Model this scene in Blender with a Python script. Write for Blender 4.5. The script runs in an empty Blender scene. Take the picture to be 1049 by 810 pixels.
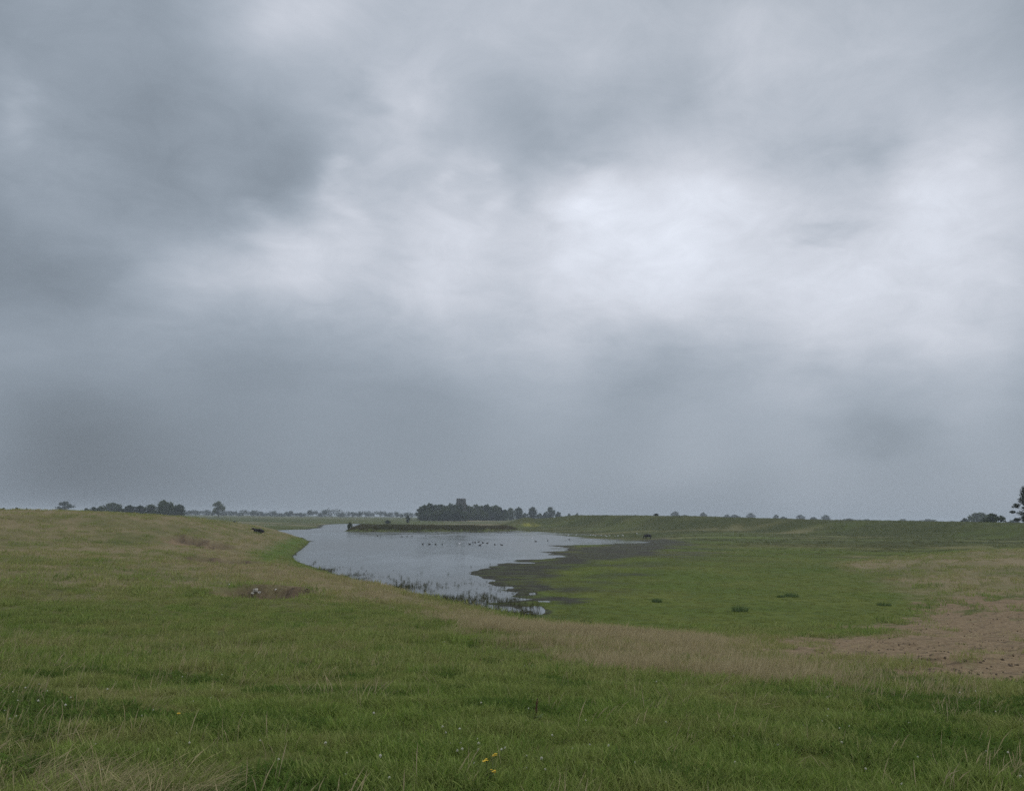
import bpy, bmesh, math, random
import numpy as np
from mathutils import Vector, Matrix, Euler

random.seed(7)
RNG = np.random.default_rng(11)
C = bpy.context.scene.collection
PI = math.pi

# ------------------------------------------------------------------ camera
F, CX, CY = 816.0, 524.5, 405.0            # focal length and centre in photo pixels
EYE = np.array([0.0, 0.0, 6.0])            # eye 6 m above the pond
CAM_M = Matrix.Rotation(math.radians(90 + 8.675), 3, 'X') @ Matrix.Rotation(math.radians(0.655), 3, 'Z')
MR = np.array(CAM_M)


def rays(px, py):
    px = np.atleast_1d(np.asarray(px, float)); py = np.atleast_1d(np.asarray(py, float))
    v = np.stack([(px - CX) / F, -(py - CY) / F, -np.ones_like(px)], 1)
    d = v @ MR.T
    return d / np.linalg.norm(d, axis=1)[:, None]


def on_plane(px, py, z=0.0):
    d = rays(px, py)
    t = (z - EYE[2]) / np.minimum(d[:, 2], -1e-4)
    return EYE[:2] + d[:, :2] * t[:, None]


# ------------------------------------------------------------------ noise and distance
def _hash(ix, iy, seed):
    h = (ix.astype(np.int64) * 374761393 + iy.astype(np.int64) * 668265263 + seed * 1442695041) & 0xFFFFFFFF
    h = ((h ^ (h >> 13)) * 1274126177) & 0xFFFFFFFF
    h = h ^ (h >> 16)
    return (h & 0xFFFFFF) / float(0xFFFFFF)


def vnoise(x, y, seed=0):
    ix = np.floor(x); iy = np.floor(y)
    fx = x - ix; fy = y - iy
    fx = fx * fx * fx * (fx * (fx * 6 - 15) + 10); fy = fy * fy * fy * (fy * (fy * 6 - 15) + 10)
    a = _hash(ix, iy, seed); b = _hash(ix + 1, iy, seed); c = _hash(ix, iy + 1, seed); d = _hash(ix + 1, iy + 1, seed)
    return (a * (1 - fx) + b * fx) * (1 - fy) + (c * (1 - fx) + d * fx) * fy


def fbm(x, y, seed=0, octv=4):
    s = 0; a = 0.5; n = 0
    for k in range(octv):
        s = s + a * (vnoise(x, y, seed + k * 17) - 0.5) * 2; n += a
        a *= 0.5; x = x * 2.03 + 11.3; y = y * 2.03 - 7.1
    return s / n


def sstep(a, b, x):
    t = np.clip((x - a) / (b - a), 0, 1)
    return t * t * (3 - 2 * t)


def sdist(poly, x, y):
    """signed distance to a polygon: positive inside"""
    poly = np.asarray(poly, float)
    best = np.full(x.shape, 1e18); inside = np.zeros(x.shape, bool)
    n = len(poly)
    for i in range(n):
        ax, ay = poly[i]; bx, by = poly[(i + 1) % n]
        ex, ey = bx - ax, by - ay
        L = ex * ex + ey * ey + 1e-12
        t = np.clip(((x - ax) * ex + (y - ay) * ey) / L, 0, 1)
        dx = x - (ax + t * ex); dy = y - (ay + t * ey)
        best = np.minimum(best, dx * dx + dy * dy)
        if ay != by:
            c = ((ay > y) != (by > y)) & (x < (bx - ax) * (y - ay) / (by - ay) + ax)
            inside ^= c
    return np.where(inside, 1, -1) * np.sqrt(best)


def P0(pts):
    a = np.array(pts, float)
    return on_plane(a[:, 0], a[:, 1])


# ------------------------------------------------------------------ terrain
near_shore = [(285, 545), (296, 548), (310, 551), (317, 555), (312, 560), (305, 565), (299, 570), (304, 575), (320, 580),
              (345, 589), (370, 596), (390, 601), (415, 605), (440, 612), (470, 618), (500, 622), (525, 629), (545, 636)]
right_foot = [(580, 642), (640, 646), (700, 649), (760, 650), (810, 648), (860, 644), (905, 638), (945, 628),
              (950, 618), (930, 606), (900, 596), (860, 586), (850, 581), (890, 574), (960, 567), (1049, 563), (1300, 559)]
HILL = np.vstack([P0(near_shore), P0(right_foot), [[400, 60], [400, -300], [-400, -300], [-400, 300], [-140, 330]],
                  P0([(255, 543.4), (272, 543.6)])])
POND = P0([(279, 543.2), (300, 542.5), (317, 542.2), (320, 541.2), (329, 540.6), (331, 537.6), (345, 536.6), (362, 536.2),
           (400, 538), (440, 539.5), (490, 540.5), (528, 541.4), (545, 542.4), (590, 544.6), (640, 547.3), (610, 549.2), (585, 550.2),
           (600, 551.5), (640, 553), (668, 555.7), (640, 556.5), (600, 557.5), (565, 561), (590, 566), (560, 571), (535, 574),
           (505, 581), (490, 588), (520, 591), (538, 593), (527, 601), (516, 605), (506, 610), (498, 617)]
          + [(500, 624), (470, 620), (440, 614), (415, 607), (390, 603), (370, 598), (345, 591), (320, 582),
             (302, 577), (297, 570), (303, 565), (310, 560), (315, 555), (308, 551), (294, 548)])
ISLE = P0([(354, 544.2), (375, 544.6), (420, 544.4), (480, 544.3), (515, 543.8), (531, 543.2), (524, 542.6), (480, 542.2), (420, 541.6), (362, 541.4)])
BAR = P0([(566, 547.6), (590, 547.9), (628, 549.2), (612, 550.0), (588, 549.3)])

AZ_T = np.array([(p - CX) / F for p in (-250, 0, 60, 120, 190, 230, 265, 290, 330, 400, 524, 700)])
PL_T = np.array([5.7, 5.75, 5.75, 5.65, 5.2, 4.3, 3.2, 2.2, 3.0, 4.35, 4.35, 4.35])
DK_AZ = np.array([(p - CX) / F for p in (470, 520, 545, 590, 640, 700, 850, 1049, 1400)])
DK_D = np.array([470, 460, 450, 430, 390, 350, 310, 280, 250.])
DK_Z = np.array([1.0, 2.6, 4.6, 7.2, 7.0, 6.9, 6.15, 5.75, 5.6])


FLECK = P0([(505, 606), (520, 600), (548, 604), (566, 616), (562, 631), (545, 634), (520, 622)])


def height(x, y, detail=True):
    x = np.asarray(x, float); y = np.asarray(y, float)
    r = np.hypot(x, y)
    fw = y > 1
    az = np.where(fw, x / np.where(fw, y, 1), np.where(x > 0, 9, -9))
    # flat marsh, pond bed, far fields
    sp = -sdist(POND, x, y)
    rag = 1.1 * fbm(x / 14.0, y / 11.0, 3, 5) + 0.45 * fbm(x / 4.0, y / 3.6, 5, 3)
    right = sstep(-6, 6, x)
    cap = 0.26 + 1.9 * sstep(330, 470, r) * (1 - 0.4 * sstep(1500, 3500, r))
    zm = np.clip(sp * 0.011, -0.7, 5) + rag * (0.085 * right + 0.025) * sstep(25, -6, sp * np.where(sp > 0, 0.55, 1.0) - 6 * (sp > 0))
    zm = zm + 0.035 * sstep(0.5, 5, sp)
    zm = np.minimum(zm, cap)
    zm = zm + 0.022 * fbm(x / 4.0, y / 5.0, 9, 3) * sstep(18, 50, sp)
    zm = zm - 0.13 * sstep(0.26, 0.48, fbm(x / 1.5, y / 2.6, 11, 3)) * sstep(-0.5, 1.5, sdist(FLECK, x, y))
    si = sdist(ISLE, x, y)
    zm = np.maximum(zm, np.where(si > -8, np.clip(si * 0.22 + 0.1 + 0.12 * rag, -1, 1.0), -1))
    sb = sdist(BAR, x, y)
    zm = np.maximum(zm, np.where(sb > -8, np.clip(sb * 0.03 + 0.02 + 0.05 * rag, -1, 0.12), -1))
    # the far dike and a mound at its left end
    dl = np.interp(az, DK_AZ, DK_D); zt = np.interp(az, DK_AZ, DK_Z)
    dl = dl + 10 * fbm(az * 9, az * 0 + 3.3, 21, 3); zt = zt + 0.25 * fbm(az * 14, az * 0, 22, 3)
    q = dl - r
    prof = 0.22 * sstep(130, 35, q) + 0.78 * sstep(34, 2, q)
    back = 1 - 0.75 * sstep(-6, -60, q)
    dk = np.where(fw & (az > -0.2), zt * prof * back * sstep(-0.1, 0.0, az), 0)
    mc = np.array([(541 - CX) / F * 436, 436.0])
    md = np.hypot((x - mc[0]) / 11.0, (y - mc[1]) / 13.0)
    dk = np.maximum(dk, 5.7 * np.exp(-md ** 2 * 0.8))
    zm = np.where(dk > 0.02, np.maximum(zm, dk + np.minimum(zm, .3)), zm)
    # the hill we stand on
    s = sdist(HILL, x, y)
    s = s + 1.1 * fbm(x / 5.0, y / 7.0, 31, 3) * sstep(0.0, 3.0, s)
    plz = np.interp(az, AZ_T, PL_T)
    Pl = 4.35 + (plz - 4.35) * sstep(35, 140, r)
    Pl = Pl - np.maximum(Pl - 2.6, 0) * sstep(170, 300, r)
    toright = sstep(6, 30, x) * sstep(14, 46, y + 0.25 * x)
    Pl = Pl * (1 - toright) + (1.15 + 0.012 * np.clip(x - 20, 0, 120)) * toright
    Pl = np.where(fw, Pl, 4.35)
    k = 0.102 + 0.20 * sstep(-12, -34, x) * sstep(60, 120, y) - 0.02 * sstep(10, 30, x)
    sp_ = np.maximum(s, 0)
    raw = k * sp_
    conc = 0.85 * sstep(0, 6, sp_) + 0.034 * sp_ + 0.0009 * sp_ ** 2
    wl = sstep(2, -9, x) * sstep(8, 24, r) * (1 - sstep(-16, -34, x) * sstep(70, 115, y)) * fw
    raw = raw * (1 - wl) + conc * wl
    w = 0.9
    hh = np.clip(0.5 + 0.5 * (Pl - raw) / w, 0, 1)
    h = Pl * (1 - hh) + raw * hh - w * hh * (1 - hh)
    h = np.maximum(h, 0)
    h = h + (0.35 * fbm(x / 14.0, y / 14.0, 41, 3) + 0.10 * fbm(x / 3.2, y / 3.2, 43, 3)) * sstep(2, 16, s) * (0.35 + 0.65 * sstep(6, 30, r))
    if detail:
        h = h + (0.035 * fbm(x / 0.75, y / 0.75, 45, 3)) * sstep(0.5, 6, s) * sstep(90, 30, r)
    # eroded scarps on the bank
    z = np.where(s > 0, h + np.clip(zm, 0, 0.26), zm)
    if SCARPS is not None:
        so = sdist(R_SOIL, x, y) if 'R_SOIL' in globals() else np.full(x.shape, -9.0)
        z = z + sstep(-1.5, 1.5, so) * (0.10 * fbm(x / 0.8, y / 0.55, 55, 4) + 0.10 * fbm(x / 2.4, y / 1.2, 56, 3))
        for sc in SCARPS:
            u, v = scarp_uv(sc, x, y)
            side = sstep(1.15, 0.7, np.abs(u))
            z = z - sc[4] * side * sstep(-3.2, 0.6, v) * sstep(1.0, 0.78, v) * (0.85 + 0.25 * fbm(x / 0.4, y / 0.4, 52, 3))
            z = z + 0.38 * sc[4] * side * sstep(0.78, 1.0, v) * sstep(3.0, 1.1, v)
    return z


SCARPS = None


def scarp_uv(sc, x, y):
    return (x - sc[0]) / sc[2], (y - sc[1]) / sc[3] + 0.16 * fbm(x / 1.3, y / 1.3, 51, 3)


def hit(px, py):
    d = rays(px, py)
    n = len(d)
    t = np.full(n, 1.5); done = np.zeros(n, bool); lo = t.copy(); hi = t.copy()
    ts = 1.5 * 1.012 ** np.arange(660)
    prev = ts[0]
    for tt in ts[1:]:
        p = EYE + d * tt
        below = (p[:, 2] < height(p[:, 0], p[:, 1], False)) & ~done
        lo[below] = prev; hi[below] = tt; done |= below
        prev = tt
        if done.all():
            break
    for _ in range(14):
        m = (lo + hi) / 2
        p = EYE + d * m[:, None]
        b = p[:, 2] < height(p[:, 0], p[:, 1], False)
        hi = np.where(b, m, hi); lo = np.where(b, lo, m)
    hi[~done] = 3000
    return EYE + d * hi[:, None]


def ground_at(px, py):
    p = hit([px], [py])[0]
    return float(p[0]), float(p[1]), float(height(p[:1], p[1:2])[0])


_s = hit([272, 205, 222], [606, 556, 575])
SCARPS = [(_s[0][0], _s[0][1], 2.3, 1.7, 0.85), (_s[1][0], _s[1][1], 3.8, 2.2, 0.75), (_s[2][0], _s[2][1], 3.8, 2.2, 0.75)]


def region(pts):
    a = np.array(pts, float)
    return hit(a[:, 0], a[:, 1])[:, :2]


R_STRIP = region([(425, 613), (470, 621), (545, 638), (640, 649), (700, 652), (760, 652), (850, 648), (900, 642), (960, 632), (1300, 640), (1300, 712),
                  (960, 706), (850, 700), (760, 697), (700, 693), (640, 688), (590, 682), (550, 672), (500, 652), (455, 640), (415, 628)])
R_SOIL = region([(800, 655), (880, 645), (940, 632), (955, 617), (1000, 612), (1300, 610), (1300, 700), (1000, 698), (930, 695), (860, 688), (800, 676), (770, 664)])
R_BANKDRY = region([(205, 563), (250, 548), (290, 548), (300, 553), (255, 563), (252, 575), (300, 580), (345, 590), (430, 612), (400, 618), (330, 602), (240, 592), (190, 585)])
R_LUSH = region([(258, 566), (290, 552), (312, 551), (316, 556), (306, 563), (298, 572), (285, 576), (262, 574)])
R_GRASSTONGUE = region([(800, 653), (850, 645), (905, 643), (922, 648), (900, 651), (850, 654)])
R_MUD = P0([(485, 586), (540, 572), (600, 561), (640, 554), (680, 551.5), (715, 556), (695, 564), (650, 574), (600, 581), (578, 592), (562, 602), (545, 612), (530, 606), (520, 594)])
R_DAMP = P0([(520, 612), (545, 598), (600, 580), (690, 562), (770, 560), (720, 580), (650, 600), (610, 622), (570, 634), (535, 632)])
R_DRYFAR = P0([(860, 574), (900, 570), (1300, 568), (1300, 622), (960, 622), (935, 604), (900, 596), (862, 586)])


def masks(x, y, z):
    r = np.hypot(x, y)
    n1 = fbm(x / 2.2, y / 2.2, 61, 4); n2 = fbm(x / 7.0, y / 11.0, 62, 4); n3 = fbm(x / 0.6, y / 0.6, 63, 3)
    n4 = fbm(x / 22.0, y / 30.0, 64, 4)
    s = sdist(HILL, x, y)
    onhill = sstep(-0.5, 2.5, s)
    dry = sstep(-1.6, 1.8, sdist(R_STRIP, x, y) + 2.0 * n1 + 0.8 * n3) * (0.80 + 0.25 * n1)
    left = sstep(2, -10, x) * sstep(22, 45, r)
    strip = dry.copy()
    dry = np.maximum(dry, onhill * left * np.clip(0.68 + 0.75 * n2 + 0.45 * n1 + 0.3 * n4, 0, 0.9) * sstep(23, 48, r))
    dry = np.maximum(dry, onhill * np.clip(0.10 + 0.22 * n2 + 0.25 * n1, 0, 0.45))
    bank = sstep(-2.5, 2.5, sdist(R_BANKDRY, x, y) + 2 * n1) * 0.85
    dry = np.maximum(dry, bank); strip = np.maximum(strip, bank)
    dry = np.maximum(dry, sstep(-3, 5, sdist(R_DRYFAR, x, y) + 4 * n2 + 2 * n1) * np.clip(0.75 + 0.5 * n2 + 0.2 * n1, 0, 1))
    dry = np.maximum(dry, (1 - onhill) * np.clip(0.14 + 0.6 * n4 + 0.5 * fbm(x / 30.0, y / 11.0, 67, 3), 0, 0.65) * sstep(100, 170, r) * sstep(-3, 10, x))
    lush = sstep(-1.5, 2.0, sdist(R_LUSH, x, y) + 1.2 * n1)
    lush = np.maximum(lush, 0.8 * sstep(3.6, 1.0, s + 1.5 * n1) * (s > -2) * sstep(6, -2, x) * sstep(130, 95, r))
    tong = sstep(-0.5, 0.8, sdist(R_GRASSTONGUE, x, y) + 0.7 * n1)
    dry = dry * (1 - lush) * (1 - tong)
    soil = sstep(-1.2, 1.6, sdist(R_SOIL, x, y) + 1.5 * n1 + 1.4 * n3 + 1.0 * n2 + 0.4) * np.clip(0.86 + 0.6 * n3 + 0.3 * n1, 0, 1)
    soil = sstep(0.22, 0.62, soil) * (1 - 0.9 * sstep(0.34, 0.5, fbm(x / 1.2, y / 1.6, 69, 3)))
    face = np.zeros_like(x)
    for sc in SCARPS:
        u, v = scarp_uv(sc, x, y)
        win = sstep(1.1, 0.8, np.abs(u) + 0.15 * n1)
        soil = np.maximum(soil, win * sstep(-2.0, -1.2, v + 0.4 * n1) * sstep(1.06, 0.96, v))
        face = np.maximum(face, win * sstep(0.1, 0.55, v + 0.2 * n1) * sstep(1.06, 0.96, v))
    soil = soil * (1 - tong)
    strip = strip * np.clip(1.0 + 0.9 * n2 + 0.7 * n1, 0.2, 1) * (1 - 0.8 * sstep(4.5, 8.5, x)) * (1 - soil) * (1 - sstep(-1.5, 1.0, sdist(R_SOIL, x, y) + 1.0 * n1))
    n5 = fbm(x / 16.0, y / 5.0, 66, 4)
    mud = sstep(0.055, 0.02, z + 0.03 * n1) * (1 - onhill * 0.9)
    mud = np.maximum(mud, sstep(-2.5, 3.5, sdist(R_MUD, x, y) + 5 * n2 + 5 * n5 + 1.5 * n1) * (1 - onhill))
    mud = np.maximum(mud, 0.5 * face)  # shade under the scarp lips, painted with the mud colour
    mud = np.maximum(mud, (1 - onhill) * sstep(-3, 6, sdist(R_DAMP, x, y) + 4 * n2) * np.clip(0.38 + 0.9 * n5 + 0.5 * n1, 0, 0.9))
    mud = mud * (1 - sstep(-1.0, 2.0, sdist(ISLE, x, y)))
    # stubble field and pale strips in the far fields, dark rough band, yellow weeds on the mound
    pale = sstep(0.1, 0.35, fbm(x / 160.0, y / 40.0, 71, 3)) * sstep(390, 460, r) * (1 - sstep(-0.03, 0.02, x / np.maximum(y, 1)))
    yel = np.exp(-(((x - 11.5) / 5.0) ** 2 + ((y - 421) / 3.2) ** 2) ** 2)
    marsh = (1 - onhill) * sstep(330, 230, r)
    rough = sstep(-0.05, 0.25, n5 + 0.6 * n4 - 0.08) * sstep(70, 170, r) * (1 - onhill) * 0.85
    rough = np.maximum(rough, 0.85 * sstep(-26, -4, r - np.interp(x / np.maximum(y, 1), DK_AZ, DK_D)) * sstep(430, 410, r) * (x > 15) * np.clip(0.8 + 0.5 * n4, 0, 1))
    far = sstep(95, 265, r + 70 * n4 + 45 * n2) * (1 - onhill) * sstep(-8, 12, x)
    rough = np.maximum(rough, far * np.clip(0.58 + 1.5 * fbm(x / 45.0, y / 10.0, 68, 4) + 0.4 * n4, 0.08, 1))
    rough = np.clip(rough, 0, 1) * (1 - mud)
    return dict(dry=np.clip(dry, 0, 1), soil=np.clip(soil, 0, 1), mud=np.clip(mud, 0, 1), lush=np.clip(lush, 0, 1),
                pale=np.clip(pale, 0, 1), yel=np.clip(yel, 0, 1), marsh=np.clip(marsh, 0, 1), rough=rough, strip=np.clip(strip, 0, 1), s=s)


# ------------------------------------------------------------------ material helpers
def mat(name):
    m = bpy.data.materials.new(name); m.use_nodes = True
    nt = m.node_tree; nt.nodes.clear()
    out = nt.nodes.new('ShaderNodeOutputMaterial')
    return m, nt, out


def N(nt, typ, **kw):
    n = nt.nodes.new(typ)
    for k, v in kw.items():
        setattr(n, k, v)
    return n


def mixc(nt, fac, a, b):
    n = nt.nodes.new('ShaderNodeMix'); n.data_type = 'RGBA'
    for s, v in ((n.inputs[0], fac), (n.inputs[6], a), (n.inputs[7], b)):
        if isinstance(v, bpy.types.NodeSocket):
            nt.links.new(v, s)
        elif isinstance(v, (int, float)):
            s.default_value = v
        else:
            s.default_value = (*v, 1)
    return n.outputs[2]


def mathn(nt, op, a, b=None, c=None, clamp=False):
    n = nt.nodes.new('ShaderNodeMath'); n.operation = op; n.use_clamp = clamp
    for i, v in enumerate((a, b, c)):
        if v is None:
            continue
        if isinstance(v, bpy.types.NodeSocket):
            nt.links.new(v, n.inputs[i])
        else:
            n.inputs[i].default_value = v
    return n.outputs[0]


def noise(nt, vec, scale, detail=4, rough=0.55):
    n = N(nt, 'ShaderNodeTexNoise'); n.inputs['Scale'].default_value = scale
    n.inputs['Detail'].default_value = detail; n.inputs['Roughness'].default_value = rough
    if vec is not None:
        nt.links.new(vec, n.inputs['Vector'])
    return n.outputs['Fac']


def ramp(nt, fac, a, b):
    n = N(nt, 'ShaderNodeMapRange', interpolation_type='SMOOTHSTEP')
    nt.links.new(fac, n.inputs[0]); n.inputs[1].default_value = a; n.inputs[2].default_value = b
    return n.outputs[0]


def simple_mat(name, col, rough=0.8, var=0.25, scale=6.0, col2=None):
    m, nt, out = mat(name)
    tc = N(nt, 'ShaderNodeTexCoord')
    f = noise(nt, tc.outputs['Object'], scale, 5)
    c2 = col2 or tuple(c * (1 - var) for c in col)
    c1 = tuple(min(1, c * (1 + var * 0.6)) for c in col)
    b = N(nt, 'ShaderNodeBsdfPrincipled'); b.inputs['Roughness'].default_value = rough
    nt.links.new(mixc(nt, ramp(nt, f, 0.35, 0.65), c2, c1), b.inputs['Base Color'])
    b.inputs['Specular IOR Level'].default_value = 0.2
    nt.links.new(b.outputs[0], out.inputs[0])
    return m


# ------------------------------------------------------------------ object helpers
def new_mesh(name, verts, faces, material, parent=None, smooth=False):
    me = bpy.data.meshes.new(name)
    me.from_pydata([tuple(map(float, v)) for v in verts], [], [tuple(map(int, f)) for f in faces])
    if smooth:
        me.polygons.foreach_set('use_smooth', [True] * len(me.polygons))
    me.materials.append(material); me.update()
    o = bpy.data.objects.new(name, me); C.objects.link(o)
    if parent:
        o.parent = parent
    return o


def np_mesh(name, verts, quads, material, smooth=True):
    """big mesh from numpy arrays (quads n x 4)"""
    me = bpy.data.meshes.new(name)
    me.vertices.add(len(verts)); me.vertices.foreach_set('co', np.asarray(verts, np.float32).ravel())
    k = quads.shape[1]
    me.loops.add(quads.size); me.loops.foreach_set('vertex_index', np.asarray(quads, np.int32).ravel())
    me.polygons.add(len(quads))
    me.polygons.foreach_set('loop_start', np.arange(0, quads.size, k, dtype=np.int32))
    me.polygons.foreach_set('loop_total', np.full(len(quads), k, np.int32))
    me.update(calc_edges=True)
    me.polygons.foreach_set('use_smooth', np.full(len(quads), smooth))
    me.materials.append(material)
    return me


def tag(o, label=None, cat=None, group=None, kind=None):
    if label: o['label'] = label
    if cat: o['category'] = cat
    if group: o['group'] = group
    if kind: o['kind'] = kind
    return o


def empty(name, loc, rz=0.0, scale=1.0):
    o = bpy.data.objects.new(name, None); C.objects.link(o)
    o.empty_display_size = 0.1
    o.location = loc; o.rotation_euler = (0, 0, rz)
    o.scale = scale if hasattr(scale, '__len__') else (scale,) * 3
    return o


def copy_tree(o, parent=None):
    c = o.copy(); C.objects.link(c)
    if parent:
        c.parent = parent; c.matrix_parent_inverse = o.matrix_parent_inverse.copy()
    for ch in list(o.children):
        copy_tree(ch, c)
    return c


def tube(pts, radii, n=6):
    """verts, faces of a tapered tube along points"""
    V, Fc = [], []
    pts = [Vector(p) for p in pts]
    for i, p in enumerate(pts):
        d = (pts[min(i + 1, len(pts) - 1)] - pts[max(i - 1, 0)]).normalized()
        a = d.cross(Vector((0.31, 0.95, 0.1))).normalized(); b = d.cross(a)
        for k in range(n):
            t = 2 * PI * k / n
            V.append(p + (a * math.cos(t) + b * math.sin(t)) * radii[i])
    for i in range(len(pts) - 1):
        for k in range(n):
            Fc.append((i * n + k, i * n + (k + 1) % n, (i + 1) * n + (k + 1) % n, (i + 1) * n + k))
    Fc.append(tuple(range(n - 1, -1, -1))); Fc.append(tuple((len(pts) - 1) * n + k for k in range(n)))
    return V, Fc


def join(parts):
    V, Fc = [], []
    for v, f in parts:
        b = len(V); V.extend(v); Fc.extend(tuple(i + b for i in q) for q in f)
    return V, Fc


# ------------------------------------------------------------------ ground
def build_ground():
    a_front = np.linspace(math.radians(-46), math.radians(46), 860)
    a_rest = np.linspace(math.radians(46), math.radians(314), 110)[1:-1]
    ang = np.concatenate([a_front, a_rest])
    rad = np.concatenate([[0.0], np.geomspace(0.6, 480, 560), np.geomspace(490, 3900, 60)])
    A, R = np.meshgrid(ang, rad)
    x = (R * np.sin(A)).ravel(); y = (R * np.cos(A)).ravel()
    z = height(x, y)
    na, nr = len(ang), len(rad)
    i = np.arange(nr - 1)[:, None]; j = np.arange(na)[None, :]
    jn = (j + 1) % na
    quads = np.stack([i * na + j, i * na + jn, (i + 1) * na + jn, (i + 1) * na + j], -1).reshape(-1, 4)[:, ::-1]
    m, nt, out = mat('pasture_ground')
    at = N(nt, 'ShaderNodeAttribute', attribute_name='maska'); sep = N(nt, 'ShaderNodeSeparateColor'); nt.links.new(at.outputs['Color'], sep.inputs[0])
    bt = N(nt, 'ShaderNodeAttribute', attribute_name='maskb'); sepb = N(nt, 'ShaderNodeSeparateColor'); nt.links.new(bt.outputs['Color'], sepb.inputs[0])
    ct = N(nt, 'ShaderNodeAttribute', attribute_name='marsh')
    geo = N(nt, 'ShaderNodeNewGeometry'); pos = geo.outputs['Position']
    nbig = noise(nt, pos, 0.09, 5, 0.6); nmid = noise(nt, pos, 0.8, 5, 0.6); nfine = noise(nt, pos, 7.0, 5, 0.65); ntiny = noise(nt, pos, 38.0, 3, 0.6)
    g = mixc(nt, ramp(nt, nmid, 0.3, 0.7), (0.040, 0.052, 0.014), (0.080, 0.100, 0.024))
    g = mixc(nt, mathn(nt, 'MULTIPLY', ramp(nt, nfine, 0.35, 0.7), 0.55), g, (0.045, 0.060, 0.018))
    g = mixc(nt, mathn(nt, 'MULTIPLY', ramp(nt, nbig, 0.4, 0.65), 0.45), g, (0.105, 0.105, 0.036))
    # lusher, brighter wet meadow
    gm = mixc(nt, ramp(nt, nbig, 0.35, 0.65), (0.075, 0.108, 0.018), (0.100, 0.120, 0.024))
    gm = mixc(nt, mathn(nt, 'MULTIPLY', ramp(nt, nmid, 0.42, 0.68), 0.6), gm, (0.055, 0.085, 0.024))
    g = mixc(nt, mathn(nt, 'MULTIPLY', ct.outputs['Fac'], 0.85), g, gm)
    g = mixc(nt, sepb.outputs[0], g, (0.072, 0.112, 0.022))
    dryc = mixc(nt, ramp(nt, nfine, 0.3, 0.7), (0.135, 0.110, 0.062), (0.235, 0.190, 0.115))
    g = mixc(nt, mathn(nt, 'MULTIPLY', sep.outputs[0], 0.9), g, dryc)
    soilc = mixc(nt, ramp(nt, nfine, 0.3, 0.7), (0.130, 0.094, 0.055), (0.220, 0.166, 0.101))
    mpq = N(nt, 'ShaderNodeMapping'); mpq.inputs['Scale'].default_value = (0.7, 1.6, 1); mpq.inputs['Rotation'].default_value = (0, 0, 0.25); nt.links.new(pos, mpq.inputs[0])
    nstr = noise(nt, mpq.outputs[0], 2.2, 6, 0.68)
    soilc = mixc(nt, mathn(nt, 'MULTIPLY', ramp(nt, nstr, 0.50, 0.64), 0.75), soilc, (0.075, 0.058, 0.038))
    soilc = mixc(nt, mathn(nt, 'MULTIPLY', ramp(nt, nstr, 0.42, 0.30), 0.5), soilc, (0.24, 0.19, 0.125))
    soilc = mixc(nt, ramp(nt, ntiny, 0.55, 0.75), soilc, (0.06, 0.046, 0.032))
    g = mixc(nt, sep.outputs[1], g, soilc)
    g = mixc(nt, sepb.outputs[1], g, (0.150, 0.135, 0.080))
    g = mixc(nt, mathn(nt, 'MULTIPLY', sepb.outputs[2], ramp(nt, nmid, 0.3, 0.55)), g, (0.30, 0.29, 0.05))
    mudc = mixc(nt, ramp(nt, nmid, 0.3, 0.7), (0.014, 0.013, 0.012), (0.030, 0.027, 0.023))
    mps = N(nt, 'ShaderNodeMapping'); mps.inputs['Scale'].default_value = (0.30, 0.55, 1); nt.links.new(pos, mps.inputs[0])
    nmot = noise(nt, mps.outputs[0], 1.0, 6, 0.65)
    mudg = mixc(nt, mathn(nt, 'MULTIPLY', ramp(nt, nmot, 0.50, 0.60), 0.75), mudc, (0.050, 0.062, 0.022))
    g = mixc(nt, mathn(nt, 'MULTIPLY', sep.outputs[2], 0.92), g, mudg)  # wet mud, plus the painted shade on the scarp walls
    rt = N(nt, 'ShaderNodeAttribute', attribute_name='rough')
    g = mixc(nt, rt.outputs['Fac'], g, mixc(nt, ramp(nt, nmid, 0.3, 0.7), (0.030, 0.041, 0.011), (0.058, 0.065, 0.019)))
    b = N(nt, 'ShaderNodeBsdfPrincipled'); b.inputs['Specular IOR Level'].default_value = 0.06
    nt.links.new(g, b.inputs['Base Color'])
    rg = N(nt, 'ShaderNodeMapRange'); nt.links.new(sep.outputs[2], rg.inputs[0]); rg.inputs[3].default_value = 0.95; rg.inputs[4].default_value = 0.8
    nt.links.new(rg.outputs[0], b.inputs['Roughness'])
    bump = N(nt, 'ShaderNodeBump'); bump.inputs['Strength'].default_value = 0.55; bump.inputs['Distance'].default_value = 0.06
    hsum = mathn(nt, 'ADD', nfine, mathn(nt, 'MULTIPLY', ntiny, 0.4))
    nt.links.new(hsum, bump.inputs['Height']); nt.links.new(bump.outputs[0], b.inputs['Normal'])
    nt.links.new(b.outputs[0], out.inputs[0])
    me = np_mesh('ground', np.stack([x, y, z], 1), quads, m)
    mk = masks(x, y, z)
    for nm, cols in (('maska', ('dry', 'soil', 'mud')), ('maskb', ('lush', 'pale', 'yel'))):
        ca = me.color_attributes.new(nm, 'FLOAT_COLOR', 'POINT')
        arr = np.stack([mk[c] for c in cols] + [np.ones_like(x)], 1).astype(np.float32)
        ca.data.foreach_set('color', arr.ravel())
    for nm in ('marsh', 'rough'):
        fa = me.attributes.new(nm, 'FLOAT', 'POINT'); fa.data.foreach_set('value', mk[nm].astype(np.float32))
    o = bpy.data.objects.new('ground', me); C.objects.link(o)
    tag(o, kind='structure')


build_ground()


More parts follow.
